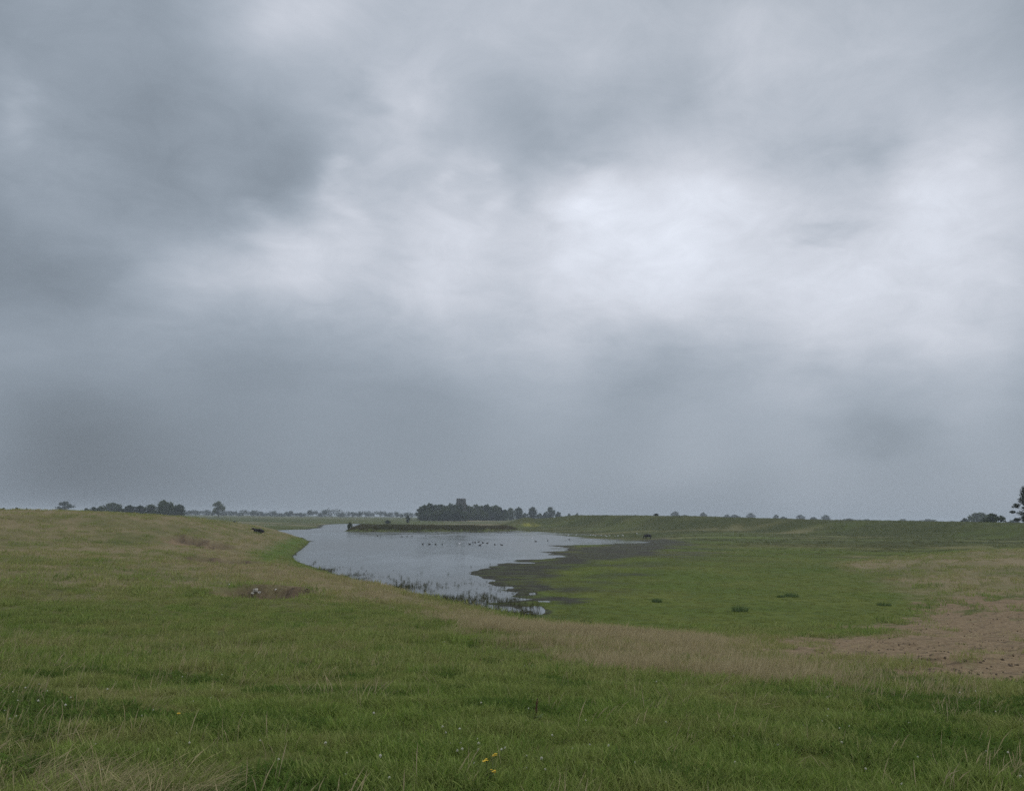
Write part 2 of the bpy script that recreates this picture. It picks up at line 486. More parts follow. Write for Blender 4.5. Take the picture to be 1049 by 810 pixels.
# ------------------------------------------------------------------ water
def build_water():
    m, nt, out = mat('pond_water')
    geo = N(nt, 'ShaderNodeNewGeometry')
    mp = N(nt, 'ShaderNodeMapping'); mp.inputs['Scale'].default_value = (1.0, 0.45, 1.0); mp.inputs['Rotation'].default_value = (0, 0, 0.5)
    nt.links.new(geo.outputs['Position'], mp.inputs[0])
    w1 = noise(nt, mp.outputs[0], 3.2, 4, 0.6); w2 = noise(nt, mp.outputs[0], 0.25, 3, 0.5)
    bump = N(nt, 'ShaderNodeBump'); bump.inputs['Strength'].default_value = 0.35; bump.inputs['Distance'].default_value = 0.10
    lane = ramp(nt, noise(nt, mp.outputs[0], 0.035, 5, 0.6), 0.38, 0.62)
    nt.links.new(mathn(nt, 'ADD', mathn(nt, 'MULTIPLY', w1, mathn(nt, 'MULTIPLY_ADD', lane, 1.6, 0.3)), mathn(nt, 'MULTIPLY', w2, 0.8)), bump.inputs['Height'])
    b = N(nt, 'ShaderNodeBsdfPrincipled')
    b.inputs['Base Color'].default_value = (0.075, 0.082, 0.080, 1)
    nt.links.new(mathn(nt, 'MULTIPLY_ADD', lane, 0.14, 0.06), b.inputs['Roughness']); b.inputs['IOR'].default_value = 1.333
    nt.links.new(bump.outputs[0], b.inputs['Normal'])
    nt.links.new(b.outputs[0], out.inputs[0])
    xs = np.linspace(-230, 90, 60); ys = np.linspace(36, 640, 90)
    X, Y = np.meshgrid(xs, ys)
    V = np.stack([X.ravel(), Y.ravel(), np.zeros(X.size)], 1)
    n = len(xs); i = np.arange(len(ys) - 1)[:, None]; j = np.arange(n - 1)[None, :]
    q = np.stack([i * n + j, i * n + j + 1, (i + 1) * n + j + 1, (i + 1) * n + j], -1).reshape(-1, 4)
    # keep only the cells round the pond, so the sheet never runs under the hill
    cx = V[q].mean(1)
    keep = sdist(POND, cx[:, 0], cx[:, 1]) > -16
    me = np_mesh('pond_water', V, q[keep], m)
    o = bpy.data.objects.new('pond_water', me); C.objects.link(o)
    tag(o, kind='structure')


build_water()


# ------------------------------------------------------------------ grass (uncountable ground cover, scattered)
def blade_mesh(name, blades, material):
    """blades: list of (base, height, width, lean vector, azimuth, seed head)"""
    V, Q = [], []
    for (bx, by, h, w, lx, ly, az, head) in blades:
        cx, cy = math.cos(az) * w / 2, math.sin(az) * w / 2
        b = len(V)
        for t, ww in ((0, 1.0), (0.4, 0.85), (0.75, 0.5), (1.0, 0.08)):
            x = bx + lx * t * t * h; y = by + ly * t * t * h
            z = h * t * (1 - 0.22 * t * (lx * lx + ly * ly))
            if head and t >= 0.75:
                ww = head if t < 0.99 else 0.3
            V.append((x - cx * ww, y - cy * ww, z)); V.append((x + cx * ww, y + cy * ww, z))
        for k in range(3):
            Q.append((b + 2 * k, b + 2 * k + 1, b + 2 * k + 3, b + 2 * k + 2))
    me = np_mesh(name, np.array(V), np.array(Q), material, smooth=False)
    return bpy.data.objects.new(name, me)


def grass_mat(name, ca, cb, cdry, tip, transl=0.22):
    m, nt, out = mat(name)
    ta = N(nt, 'ShaderNodeAttribute', attribute_name='tint', attribute_type='INSTANCER')
    oi = N(nt, 'ShaderNodeObjectInfo')
    c = mixc(nt, oi.outputs['Random'], ca, cb)
    c = mixc(nt, ta.outputs['Fac'], c, cdry)
    geo = N(nt, 'ShaderNodeNewGeometry')
    c = mixc(nt, mathn(nt, 'MULTIPLY', geo.outputs['Random Per Island'], tip[3]), c, tip[:3])
    d = N(nt, 'ShaderNodeBsdfDiffuse'); t = N(nt, 'ShaderNodeBsdfTranslucent'); mx = N(nt, 'ShaderNodeMixShader')
    nt.links.new(c, d.inputs[0]); nt.links.new(c, t.inputs[0]); mx.inputs[0].default_value = transl
    nt.links.new(d.outputs[0], mx.inputs[1]); nt.links.new(t.outputs[0], mx.inputs[2])
    nt.links.new(mx.outputs[0], out.inputs[0])
    return m


def rblades(n, rad, h0, h1, w, lean, wind=0.25, head=0, seed=0):
    rr = random.Random(seed)
    L = []
    for _ in range(n):
        a = rr.uniform(0, 2 * PI); q = rad * math.sqrt(rr.random())
        la = rr.uniform(0, 2 * PI); l = rr.uniform(0.1, lean)
        h = rr.uniform(h0, h1)
        L.append((q * math.cos(a), q * math.sin(a), h, w * rr.uniform(0.7, 1.3), l * math.cos(la) + wind, l * math.sin(la), rr.uniform(0, PI), head if rr.random() < 0.7 else 0))
    return L


M_GREEN = grass_mat('green_grass_blades', (0.052, 0.125, 0.015), (0.200, 0.285, 0.052), (0.300, 0.265, 0.115), (0.34, 0.36, 0.14, 0.55))
M_ROUGH = grass_mat('rough_grass_blades', (0.040, 0.066, 0.013), (0.080, 0.106, 0.022), (0.16, 0.135, 0.06), (0.10, 0.10, 0.04, 0.3))
M_HERB = grass_mat('herb_leaves', (0.056, 0.115, 0.020), (0.105, 0.180, 0.034), (0.14, 0.16, 0.05), (0.12, 0.17, 0.05, 0.3), 0.3)
M_DRY = grass_mat('dry_grass_stalks', (0.40, 0.335, 0.180), (0.49, 0.41, 0.230), (0.24, 0.21, 0.11), (0.42, 0.36, 0.24, 0.4), 0.25)
M_REED = grass_mat('reed_blades', (0.034, 0.048, 0.015), (0.062, 0.068, 0.024), (0.11, 0.092, 0.05), (0.10, 0.10, 0.05, 0.3), 0.25)
M_MEADOW = grass_mat('meadow_blades', (0.066, 0.100, 0.014), (0.112, 0.134, 0.020), (0.20, 0.17, 0.07), (0.14, 0.16, 0.04, 0.3))


def protos(colname, meshes):
    col = bpy.data.collections.new(colname)
    for o in meshes:
        col.objects.link(o)
    return col


COL_NEAR = protos('near grass tufts', [blade_mesh('grass_tuft', rblades(24, 0.12, 0.035, 0.11, 0.0075, 1.0, 0.10, 0, 100 + k), M_GREEN) for k in range(5)])
COL_MID = protos('mid grass tufts', [blade_mesh('grass_tuft', rblades(26, 0.22, 0.06, 0.17, 0.014, 0.8, 0.15, 0, 200 + k), M_GREEN) for k in range(4)])
COL_FARG = protos('far grass tufts', [blade_mesh('grass_tuft', rblades(36, 0.55, 0.10, 0.26, 0.03, 0.7, 0.2, 0, 300 + k), M_GREEN) for k in range(4)])
COL_ROUGH = protos('rough clumps', [blade_mesh('rough_tuft', rblades(36, 0.6, 0.10, 0.26, 0.03, 0.7, 0.2, 0, 350 + k), M_ROUGH) for k in range(4)])
COL_MEADOW = protos('meadow tufts', [blade_mesh('meadow_tuft', rblades(40, 0.46, 0.02, 0.055, 0.016, 1.1, 0.2, 0, 400 + k), M_MEADOW) for k in range(4)])
COL_DRY = protos('dry stalk tufts', [blade_mesh('stalk_tuft', rblades(13, 0.18, 0.16, 0.38, 0.0038, 0.35, 0.25, 2.2, 500 + k), M_DRY) for k in range(5)])
COL_DRYF = protos('dry stalk far tufts', [blade_mesh('stalk_tuft', rblades(26, 0.4, 0.14, 0.36, 0.010, 0.35, 0.25, 1.6, 600 + k), M_DRY) for k in range(4)])
COL_STRAY = protos('stray stalk tufts', [blade_mesh('stalk_tuft', rblades(3, 0.10, 0.16, 0.30, 0.0032, 0.4, 0.3, 2.0, 550 + k), M_DRY) for k in range(6)])
COL_HERB = protos('clover leaf tufts', [blade_mesh('leaf_tuft', rblades(34, 0.15, 0.03, 0.07, 0.016, 1.2, 0.0, 0, 560 + k), M_HERB) for k in range(4)])
COL_LODGED = protos('lodged stalk tufts', [blade_mesh('stalk_tuft', rblades(11, 0.16, 0.26, 0.46, 0.004, 0.5, 0.95, 1.4, 700 + k), M_DRY) for k in range(4)])
COL_REED = protos('reed tufts', [blade_mesh('reed_tuft', rblades(26, 0.9, 0.6, 1.25, 0.07, 0.3, 0.1, 0, 800 + k), M_REED) for k in range(4)])
COL_SHOOT = protos('water shoot tufts', [blade_mesh('shoot_tuft', rblades(9, 0.22, 0.18, 0.5, 0.022, 0.3, 0.1, 0, 900 + k), M_REED) for k in range(4)])


def scatter(name, label, col, x, y, scl, tint, sink=0.01, nvar=4, tilt=0.12, zoff=None):
    z = height(x, y) - sink * scl
    if zoff is not None:
        z = np.maximum(z, zoff)
    n = len(x)
    me = bpy.data.meshes.new(name)
    me.vertices.add(n); me.vertices.foreach_set('co', np.stack([x, y, z], 1).astype(np.float32).ravel())
    rot = np.stack([RNG.normal(0, tilt, n), RNG.normal(0, tilt, n), RNG.uniform(-0.9, 0.9, n) + (RNG.random(n) < 0.35) * RNG.uniform(0, 6.28, n)], 1)
    for nm, typ, dat in (('rot', 'FLOAT_VECTOR', rot), ('scl', 'FLOAT', scl), ('tint', 'FLOAT', tint), ('idx', 'INT', RNG.integers(0, nvar, n))):
        a = me.attributes.new(nm, typ, 'POINT')
        a.data.foreach_set('vector' if typ == 'FLOAT_VECTOR' else 'value', np.asarray(dat, np.int32 if typ == 'INT' else np.float32).ravel())
    o = bpy.data.objects.new(name, me); C.objects.link(o)
    tag(o, label, 'grass', kind='stuff')
    ng = bpy.data.node_groups.new('scatter ' + name, 'GeometryNodeTree')
    ng.interface.new_socket('Geometry', in_out='INPUT', socket_type='NodeSocketGeometry')
    ng.interface.new_socket('Geometry', in_out='OUTPUT', socket_type='NodeSocketGeometry')
    gi = ng.nodes.new('NodeGroupInput'); go = ng.nodes.new('NodeGroupOutput')
    ci = ng.nodes.new('GeometryNodeCollectionInfo'); ci.inputs['Collection'].default_value = col
    ci.inputs['Separate Children'].default_value = True; ci.inputs['Reset Children'].default_value = True
    ip = ng.nodes.new('GeometryNodeInstanceOnPoints'); ip.inputs['Pick Instance'].default_value = True

    def attr(nm, typ):
        a = ng.nodes.new('GeometryNodeInputNamedAttribute'); a.data_type = typ; a.inputs['Name'].default_value = nm
        return a.outputs['Attribute']
    ng.links.new(gi.outputs[0], ip.inputs['Points']); ng.links.new(ci.outputs[0], ip.inputs['Instance'])
    ng.links.new(attr('idx', 'INT'), ip.inputs['Instance Index'])
    e2r = ng.nodes.new('FunctionNodeEulerToRotation'); ng.links.new(attr('rot', 'FLOAT_VECTOR'), e2r.inputs[0])
    ng.links.new(e2r.outputs[0], ip.inputs['Rotation'])
    ng.links.new(attr('scl', 'FLOAT'), ip.inputs['Scale'])
    ng.links.new(ip.outputs[0], go.inputs[0])
    md = o.modifiers.new('scatter', 'NODES'); md.node_group = ng
    return o


def polar(n, r0, r1, a=43.0, power=1.0):
    """points with density falling as r^-power (power 0: even per m2)"""
    u = RNG.random(n)
    e = 2 - power
    r = (r0 ** e + u * (r1 ** e - r0 ** e)) ** (1 / e)
    t = np.radians(RNG.uniform(-a, a, n))
    return r * np.sin(t), r * np.cos(t)


def tint_of(x, y, mk):
    t = 0.06 + 0.14 * sstep(5, 14, np.hypot(x, y)) + 0.42 * fbm(x / 0.7, y / 0.7, 81, 3) + 0.35 * fbm(x / 4.0, y / 4.0, 82, 3) + RNG.normal(0, 0.10, len(x))
    return np.clip(t + 0.55 * mk['dry'], 0, 1)


def size_of(x, y):
    return np.clip(1.0 + 1.0 * fbm(x / 0.45, y / 0.45, 83, 3) + 0.55 * fbm(x / 2.2, y / 2.2, 84, 3), 0.4, 2.1)


# near and middle pasture
for nm, label, col, n, r0, r1, pw, nv, base in (
        ('pasture_grass', 'short green pasture grass closest to the viewer', COL_NEAR, 70000, 2.2, 15, 1.0, 5, 1.0),
        ('hillside_grass', 'green grass further down the hillside', COL_MID, 44000, 13, 46, 0.9, 4, 1.0),
        ('distant_bank_grass', 'rough grass on the far bank of the hill', COL_FARG, 26000, 42, 190, 1.0, 4, 1.0)):
    x, y = polar(n, r0, r1, a=58 if r0 < 5 else 46, power=pw)
    z = height(x, y); mk = masks(x, y, z)
    keep = (mk['s'] > 0.3) & (RNG.random(n) > mk['soil'] * 1.05) & (RNG.random(n) > 0.45 * mk['dry']) & (RNG.random(n) < 0.72 + 0.75 * fbm(x / 0.4, y / 0.4, 87, 2))
    x, y = x[keep], y[keep]
    for k in mk: mk[k] = mk[k][keep]
    scatter(nm, label, col, x, y, base * size_of(x, y), tint_of(x, y, mk), nvar=nv)

# dry flowering stalks: the pale strip on the brow and strays elsewhere
x, y = polar(90000, 3.5, 30, power=0.6)
mk = masks(x, y, height(x, y))
keep = (mk['s'] > 0.2) & (RNG.random(len(x)) < np.clip(mk['strip'] ** 1.6 + 0.03 * mk['dry'], 0, 1)) & (RNG.random(len(x)) > 0.88 * mk['soil'])
x, y = x[keep], y[keep]
scatter('dry_grass', 'pale dry grass stalks on the brow of the hill', COL_DRY, x, y, RNG.uniform(0.55, 1.1, len(x)), RNG.random(len(x)) * 0.8, nvar=5)
x, y = polar(9000, 3.2, 26, power=0.7)
mk = masks(x, y, height(x, y))
keep = (mk['s'] > 0.2) & (RNG.random(len(x)) < 0.14 + 0.9 * mk['dry'] + 0.3 * fbm(x / 1.7, y / 1.7, 97, 3)) & (mk['soil'] < 0.3)
x, y = x[keep], y[keep]
scatter('stray_stalks', 'single straw coloured stalks standing among the green grass', COL_STRAY, x, y, RNG.uniform(0.6, 1.2, len(x)), RNG.random(len(x)), nvar=6, tilt=0.2)
x, y = polar(36000, 2.8, 17, power=0.9)
mk = masks(x, y, height(x, y))
hn = fbm(x / 1.3, y / 1.3, 98, 3)
keep = (mk['s'] > 4) & (hn > 0.10) & (mk['dry'] < 0.6) & (mk['soil'] < 0.2)
x, y = x[keep], y[keep]
scatter('clover_leaves', 'dark clover leaf patches low in the pasture', COL_HERB, x, y, RNG.uniform(0.7, 1.5, len(x)), RNG.random(len(x)) * 0.5)
x, y = polar(46000, 26, 150, power=0.8)
mk = masks(x, y, height(x, y))
keep = (mk['s'] > 0.2) & (RNG.random(len(x)) < 0.8 * mk['strip'] ** 1.3 + 0.28 * mk['dry'] ** 2) & (RNG.random(len(x)) > 0.9 * mk['soil'])
x, y = x[keep], y[keep]
scatter('dry_bank_grass', 'pale dry grass on the left bank and far slope', COL_DRYF, x, y, RNG.uniform(0.5, 1.1, len(x)), RNG.random(len(x)) * 0.9, nvar=4)

# bleached stalks lodged by the wind at the bottom left
px = np.concatenate([RNG.uniform(-60, 45, 34), RNG.uniform(20, 225, 170)])
py = np.where(px < 60, RNG.uniform(760, 840, len(px)), RNG.uniform(796, 850, len(px)))
p = hit(px, py)
scatter('lodged_grass', 'bleached long grass leaning over at the bottom left', COL_LODGED, p[:, 0], p[:, 1], RNG.uniform(0.32, 0.62, len(p)), RNG.random(len(p)), nvar=4, tilt=0.2)

# wet meadow on the flat
x, y = polar(125000, 36, 210, power=0.8)
z = height(x, y); mk = masks(x, y, z)
keep = (mk['s'] < 0.3 + 2.5 * RNG.random(len(x)) ** 2) & (z > 0.03) & (RNG.random(len(x)) > mk['soil'] * 1.02) & (RNG.random(len(x)) > np.clip(mk['mud'] * 1.25 - 0.25 - 0.35 * np.clip(fbm(x / 2.5, y / 2.0, 86, 3), -0.5, 1), 0, 0.985)) & (x > -60)
x, y = x[keep], y[keep]
for k in mk: mk[k] = mk[k][keep]
scatter('meadow_grass', 'bright green wet meadow grass beyond the brow', COL_MEADOW, x, y, RNG.uniform(0.55, 1.05, len(x)), np.clip(0.27 + 0.85 * fbm(x / 12, y / 8, 85, 4) + RNG.normal(0, 0.10, len(x)) + 0.5 * mk['dry'], 0, 1), nvar=4)

# coarse clumps on the far flats and the dike
x, y = polar(26000, 150, 440, power=0.6)
z = height(x, y); mk = masks(x, y, z)
keep = (mk['s'] < 0.3) & (z > 0.12) & (RNG.random(len(x)) < 0.06 + 0.8 * mk['rough'] ** 2) & (mk['mud'] < 0.3) & (x > 5)
x, y = x[keep], y[keep]
for k in mk: mk[k] = mk[k][keep]
scatter('rough_grass', 'rough dark grass clumps on the far flats and the dike', COL_ROUGH, x, y, RNG.uniform(0.55, 1.4, len(x)), np.clip(tint_of(x, y, mk), 0, 1), nvar=4)

# reeds on the island and far shores
bb0, bb1 = ISLE.min(0), ISLE.max(0)
x = RNG.uniform(bb0[0] - 2, bb1[0] + 2, 9000); y = RNG.uniform(bb0[1] - 2, bb1[1] + 2, 9000)
k = (sdist(ISLE, x, y) > 0.2) & (RNG.random(9000) < 0.75)
x, y = x[k], y[k]
scatter('reeds', 'dark green reeds covering the low island', COL_REED, x, y, RNG.uniform(0.5, 1.1, len(x)) * (1 + 0.7 * fbm(x / 7, y / 9, 91)) * np.clip(0.35 + sdist(ISLE, x, y) / 5.0, 0.35, 1) * 1.05 * sstep(ISLE[:, 0].min() - 6, ISLE[:, 0].min() + 7, x), np.clip(0.5 + 0.7 * fbm(x / 12, y / 12, 92), 0, 1), zoff=0.0)
# shoots standing in the shallows along the near shore
px = RNG.uniform(318, 552, 6500)
ln = np.interp(px, [318, 370, 415, 440, 470, 500, 525, 552], [579, 595, 605, 612, 618, 622, 629, 636])
py = ln + 3 - np.abs(RNG.normal(0, 1, 6500)) * np.interp(px, [330, 440, 500, 552], [3, 9, 15, 12])
p = on_plane(px, py)
cl = fbm(p[:, 0] / 2.5, p[:, 1] / 4.0, 95, 3)
zz = height(p[:, 0], p[:, 1])
k = (zz < 0.12) & (cl + RNG.normal(0, 0.3, len(cl)) > 0.24)
p = p[k]
scatter('shore_shoots', 'dark sedge shoots standing in the shallows of the near shore', COL_SHOOT, p[:, 0], p[:, 1], RNG.uniform(0.25, 0.9, len(p)) ** 1.3, RNG.random(len(p)) * 0.6, zoff=-0.03)


# ------------------------------------------------------------------ trees
def foliage_mat(name, a, b):
    m, nt, out = mat(name)
    geo = N(nt, 'ShaderNodeNewGeometry'); tc = N(nt, 'ShaderNodeTexCoord')
    f = noise(nt, tc.outputs['Object'], 0.5, 3)
    oi = N(nt, 'ShaderNodeObjectInfo')
    c = mixc(nt, ramp(nt, mathn(nt, 'ADD', mathn(nt, 'MULTIPLY_ADD', oi.outputs['Random'], 0.7, -0.35), mathn(nt, 'ADD', mathn(nt, 'MULTIPLY', geo.outputs['Random Per Island'], 0.5), mathn(nt, 'MULTIPLY', f, 0.6))), 0.25, 0.85), a, b)
    d = N(nt, 'ShaderNodeBsdfDiffuse'); t = N(nt, 'ShaderNodeBsdfTranslucent'); mx = N(nt, 'ShaderNodeMixShader'); mx.inputs[0].default_value = 0.2
    nt.links.new(c, d.inputs[0]); nt.links.new(c, t.inputs[0]); nt.links.new(d.outputs[0], mx.inputs[1]); nt.links.new(t.outputs[0], mx.inputs[2])
    nt.links.new(mx.outputs[0], out.inputs[0])
    return m


M_LEAF = foliage_mat('tree_foliage', (0.024, 0.038, 0.014), (0.070, 0.092, 0.030))
M_LEAFD = foliage_mat('dark_foliage', (0.020, 0.030, 0.014), (0.042, 0.055, 0.024))
M_BARK = simple_mat('bark', (0.075, 0.062, 0.050), 0.9, 0.3, 3.0)


def leaf_cloud(clumps, leaf, seed, per):
    rg = np.random.default_rng(seed)
    V = []; 
    for (cx, cy, cz, rx, ry, rz) in clumps:
        n = per
        d = rg.normal(size=(n, 3)); d /= np.linalg.norm(d, axis=1)[:, None]
        q = rg.random(n) ** 0.45
        c = np.array([cx, cy, cz]) + d * q[:, None] * np.array([rx, ry, rz])
        a = rg.normal(size=(n, 3)); a /= np.linalg.norm(a, axis=1)[:, None]
        b = np.cross(a, rg.normal(size=(n, 3))); b /= np.linalg.norm(b, axis=1)[:, None]
        s = leaf * rg.uniform(0.6, 1.4, (n, 1))
        V.append(np.stack([c - a * s * .6 - b * s * .35, c + a * s * .1 - b * s * .55, c + a * s * .65, c + a * s * .05 + b * s * .5], 1))
    V = np.concatenate(V).reshape(-1, 3)
    return V, np.arange(len(V)).reshape(-1, 4)


def make_tree(name, H, W, seed, base=0.12, leaf=0.55, per=70, n=26, mleaf=None, shape='round', trunk=0.022, fat=1.0):
    rg = random.Random(seed)
    root = empty(name, (0, 0, 0))
    parts = []
    bend = [(0, 0, -0.3)]
    for i in range(1, 6):
        bend.append((rg.uniform(-.02, .02) * H, rg.uniform(-.02, .02) * H, H * 0.15 * i))
    parts.append(tube(bend, [H * trunk * (1.25 - 0.2 * i) for i in range(6)], 8))
    cl = []
    for i in range(n):
        a = rg.uniform(0, 2 * PI)
        t = min(1.0, (i + rg.random()) / n)
        cr = (0.13 * H + 0.10 * W) * rg.uniform(0.55, 1.0) * fat
        if shape == 'round':
            env = math.sqrt(max(0.03, 1 - (2 * t - 0.9) ** 2 * 0.82)); cr *= 0.75 + 0.4 * env
        elif shape == 'column':
            env = min(1, 0.45 + 1.2 * min(t + .05, 1.02 - t)); cr *= 0.8
        elif shape == 'tier':
            env = (1.05 - t) ** 0.6
        else:  # broad, low domed
            env = math.sqrt(max(0.05, 1 - (2 * t - 0.7) ** 2 * 0.55)); cr *= 0.7 + 0.4 * env
        rz = cr * (0.52 if shape == 'tier' else 0.8)
        lo = max(base * H + rz * 0.7, rz * 0.6); hi = H - rz * 0.85
        zz = lo + (hi - lo) * t
        q = max(0.0, env * W / 2 - cr * 0.55) * (rg.uniform(0.6, 1.05) if i % 4 else rg.uniform(0, 0.45))
        x, y = q * math.cos(a), q * math.sin(a)
        cl.append((x, y, zz, cr, cr, rz))
        if i % 2 == 0:
            z0 = max(0.1 * H, min(zz - 0.16 * H, 0.7 * H))
            parts.append(tube([(0, 0, z0), (x * .5, y * .5, z0 + (zz - z0) * .6), (x, y, zz)], [H * trunk * .5, H * trunk * .3, H * trunk * .1], 5))
    v, f = join(parts)
    new_mesh('trunk', v, f, M_BARK, root, smooth=True)
    V, Q = leaf_cloud(cl, leaf, seed, per)
    me = np_mesh('crown', V, Q, mleaf or M_LEAF, smooth=False)
    o = bpy.data.objects.new('crown', me); C.objects.link(o); o.parent = root
    return root


def put(root, px, base_y, dist, top_y=None, H=None, rz=None, z=None):
    """stand a tree at DIST metres in the direction of a photo pixel; scaled so its top reaches the photo's"""
    d = rays([px], [base_y])[0]
    k = dist / math.hypot(d[0], d[1])
    x, y = d[0] * k, d[1] * k
    g = float(height(np.array([x]), np.array([y]))[0]) if z is None else z
    root.location = (x, y, g - 0.1)
    root.rotation_euler = (0, 0, random.uniform(0, 6.28) if rz is None else rz)
    if top_y is not None:
        dt = rays([px], [top_y])[0]
        top = EYE[2] + dt[2] / math.hypot(dt[0], dt[1]) * dist
        sc = (top - g) / H
        root.scale = (sc, sc, sc)
    return root


def widen(root, w):
    s = root.scale[0]
    root.scale = (s * w, s * w, s)


def px_w(root, protoW, dist, wpx):
    """set the width so that the crown spans WPX photo pixels"""
    w = wpx * dist / F / protoW
    root.scale = (w, w, root.scale[2])


PROTO = {}
for nm, kw in dict(round=dict(H=12, W=11, shape='round', base=0.03, seed=1, n=40, leaf=0.7, per=60), loose=dict(H=12, W=10, shape='round', base=0.16, seed=2, n=26, per=60, fat=0.8),
                   bush=dict(H=5, W=6, shape='round', base=0.0, seed=3, leaf=0.4, n=26, per=60), column=dict(H=12, W=5, shape='column', base=0.03, seed=4, n=26),
                   flat=dict(H=12, W=13, shape='flat', base=0.08, seed=5, n=36, leaf=0.7)).items():
    PROTO[nm] = kw
USED = {}


def tree(kind, px, base_y, top_y, wpx, dist, label, group=None, name=None, cat='tree'):
    kw = dict(PROTO[kind])
    var = random.randint(0, 1)
    key = (kind, var)
    if key in USED:
        r = copy_tree(USED[key])
        r.name = name or 'tree'
    else:
        kw['seed'] = kw['seed'] * 10 + var
        r = make_tree(name or 'tree', **kw)
        USED[key] = r
    for t in ('group',):
        if t in r: del r[t]
    put(r, px, base_y, dist, top_y, kw['H'])
    px_w(r, kw['W'], dist, wpx)
    tag(r, label, cat, group)
    return r


# left skyline
tree('bush', 3, 523, 519.3, 8, 420, 'low dark bush on the skyline at the very left edge', 'bushes on the left skyline', 'bush', 'bush')
tree('bush', 16.5, 523, 519.2, 7, 420, 'small round bush between two others on the left skyline', 'bushes on the left skyline', 'bush', 'bush')
tree('bush', 27, 523, 519.8, 4.5, 420, 'smallest bush on the left skyline, right of the round one', 'bushes on the left skyline', 'bush', 'bush')
tree('loose', 66, 525, 512.8, 15, 1050, 'lone hazy tree with open crown on the left skyline')
ROW = [(88, 520.0, 10, 'bush'), (96, 518.8, 11, 'bush'), (103, 518.0, 10, 'round'), (115, 514.6, 20, 'round'), (122, 518.0, 12, 'bush'), (133, 517.0, 13, 'round'),
       (143, 517.3, 12, 'round'), (154, 516.3, 15, 'round'), (167, 511.8, 13, 'round'), (174, 514.0, 13, 'round'), (183, 516.2, 13, 'round')]
RL = ['low end bush at the left tip of the leafy tree row', 'second low bush from the left in the leafy tree row', 'small round tree left of the broad paler dome in the row',
      'broad pale dome-shaped tree in the left half of the row', 'low bush just right of the broad pale dome tree', 'round dark tree in the middle of the leafy row',
      'round dark tree right of the middle of the leafy row', 'wide dark tree just left of the tallest tree in the row', 'tallest tree of the leafy row on the left skyline',
      'dark tree leaning against the right side of the tallest row tree', 'dark rounded end tree at the right tip of the leafy row']
for (px, ty, w, kd), lb in zip(ROW, RL):
    tree(kd, px, 524.5, ty, w, 700 if px != 115 else 900, lb, 'row of trees on the left skyline')
tree('loose', 223.5, 527, 513.0, 14, 950, 'lone tree with gappy crown rising above the far wood')

# trees round the church
GL = 'dense tree in the dark grove around the church tower'
GG = 'trees of the church grove'
for px, ty, w in [(430, 520.2, 9), (434.5, 517.2, 13), (440.5, 515.0, 15), (446, 516.8, 12), (451, 515.8, 15), (457, 517.6, 13), (462, 515.9, 15), (467, 516.4, 12), (471.5, 515.6, 9), (477, 516.2, 14),
                  (482, 518.2, 12), (487, 516.3, 15), (493, 517.8, 13), (498, 516.6, 13), (503, 518.3, 12), (508, 517.2, 11), (513, 519.4, 10), (517, 521.4, 8)]:
    tree('round' if random.random() < .6 else 'loose', px, 531.5, ty + random.uniform(-.4, .4), w * 1.12, random.uniform(770, 830) if px < 476 else random.uniform(840, 900), GL, GG)
for px, ty, w in [(432, 524.5, 11), (437, 522, 15), (443, 524.5, 12), (449, 522.4, 15), (455, 524.2, 12), (459.5, 522.5, 15), (465, 524.3, 12), (470, 521.2, 15), (476, 523.4, 12)]:
    tree('bush', px, 532, ty, w, random.uniform(735, 765), 'low leafy tree along the front edge of the church grove', 'front trees of the church grove')
for px, ty, w in [(482, 522.6, 12), (487, 523.6, 12), (493, 522.2, 13), (498, 524, 12), (504, 522.6, 12), (510, 524, 12), (516, 525, 8)]:
    tree('bush', px, 532, ty, w, random.uniform(828, 842), 'low leafy tree along the right front of the church grove', 'right front trees of the church grove')
tree('round', 523, 530, 519.8, 10, 950, 'left of two joined trees just right of the church grove')
tree('round', 531, 530, 519.2, 11, 960, 'pointed tree joined to another just right of the church grove')
tree('round', 545.5, 530, 518.8, 10.5, 960, 'neat round dark tree above the grassy mound')
tree('round', 563.5, 530, 518.8, 11, 1050, 'round hazy tree right of the mound with a low wing')
tree('bush', 571.5, 530, 523.6, 9, 1100, 'low shrub under the right side of the round hazy tree', None, 'shrub', 'shrub')
tree('bush', 583, 530, 525.4, 4, 1200, 'tiny far shrub peeping over the dike left of a larger one', None, 'shrub', 'shrub')
tree('bush', 591.5, 530, 525.0, 5, 1250, 'faint far shrub peeping over the left end of the dike', None, 'shrub', 'shrub')
for px, ty, w, lb in [(518.5, 524.0, 8, 'low shrub between the church grove and the two joined trees'), (538, 525.0, 8, 'low shrub left of the neat round tree above the mound'),
                      (553, 525.2, 9, 'low shrub right of the neat round tree above the mound'), (558, 524.4, 7, 'low shrub against the left side of the round hazy tree')]:
    tree('bush', px, 530, ty, w, 1020, lb, None, 'shrub', 'shrub')
# pole-like small tree and bushes before the grove
tree('column', 418, 533, 527.2, 4.5, 640, 'small dark narrow tree left of the church grove', None)
tree('bush', 397, 534.5, 532.2, 7, 600, 'low bush on the beige field behind the island', None, 'bush', 'bush')
tree('bush', 358.5, 538, 534.2, 5.5, 344, 'bush standing at the left tip of the reedy island', None, 'bush', 'bush')
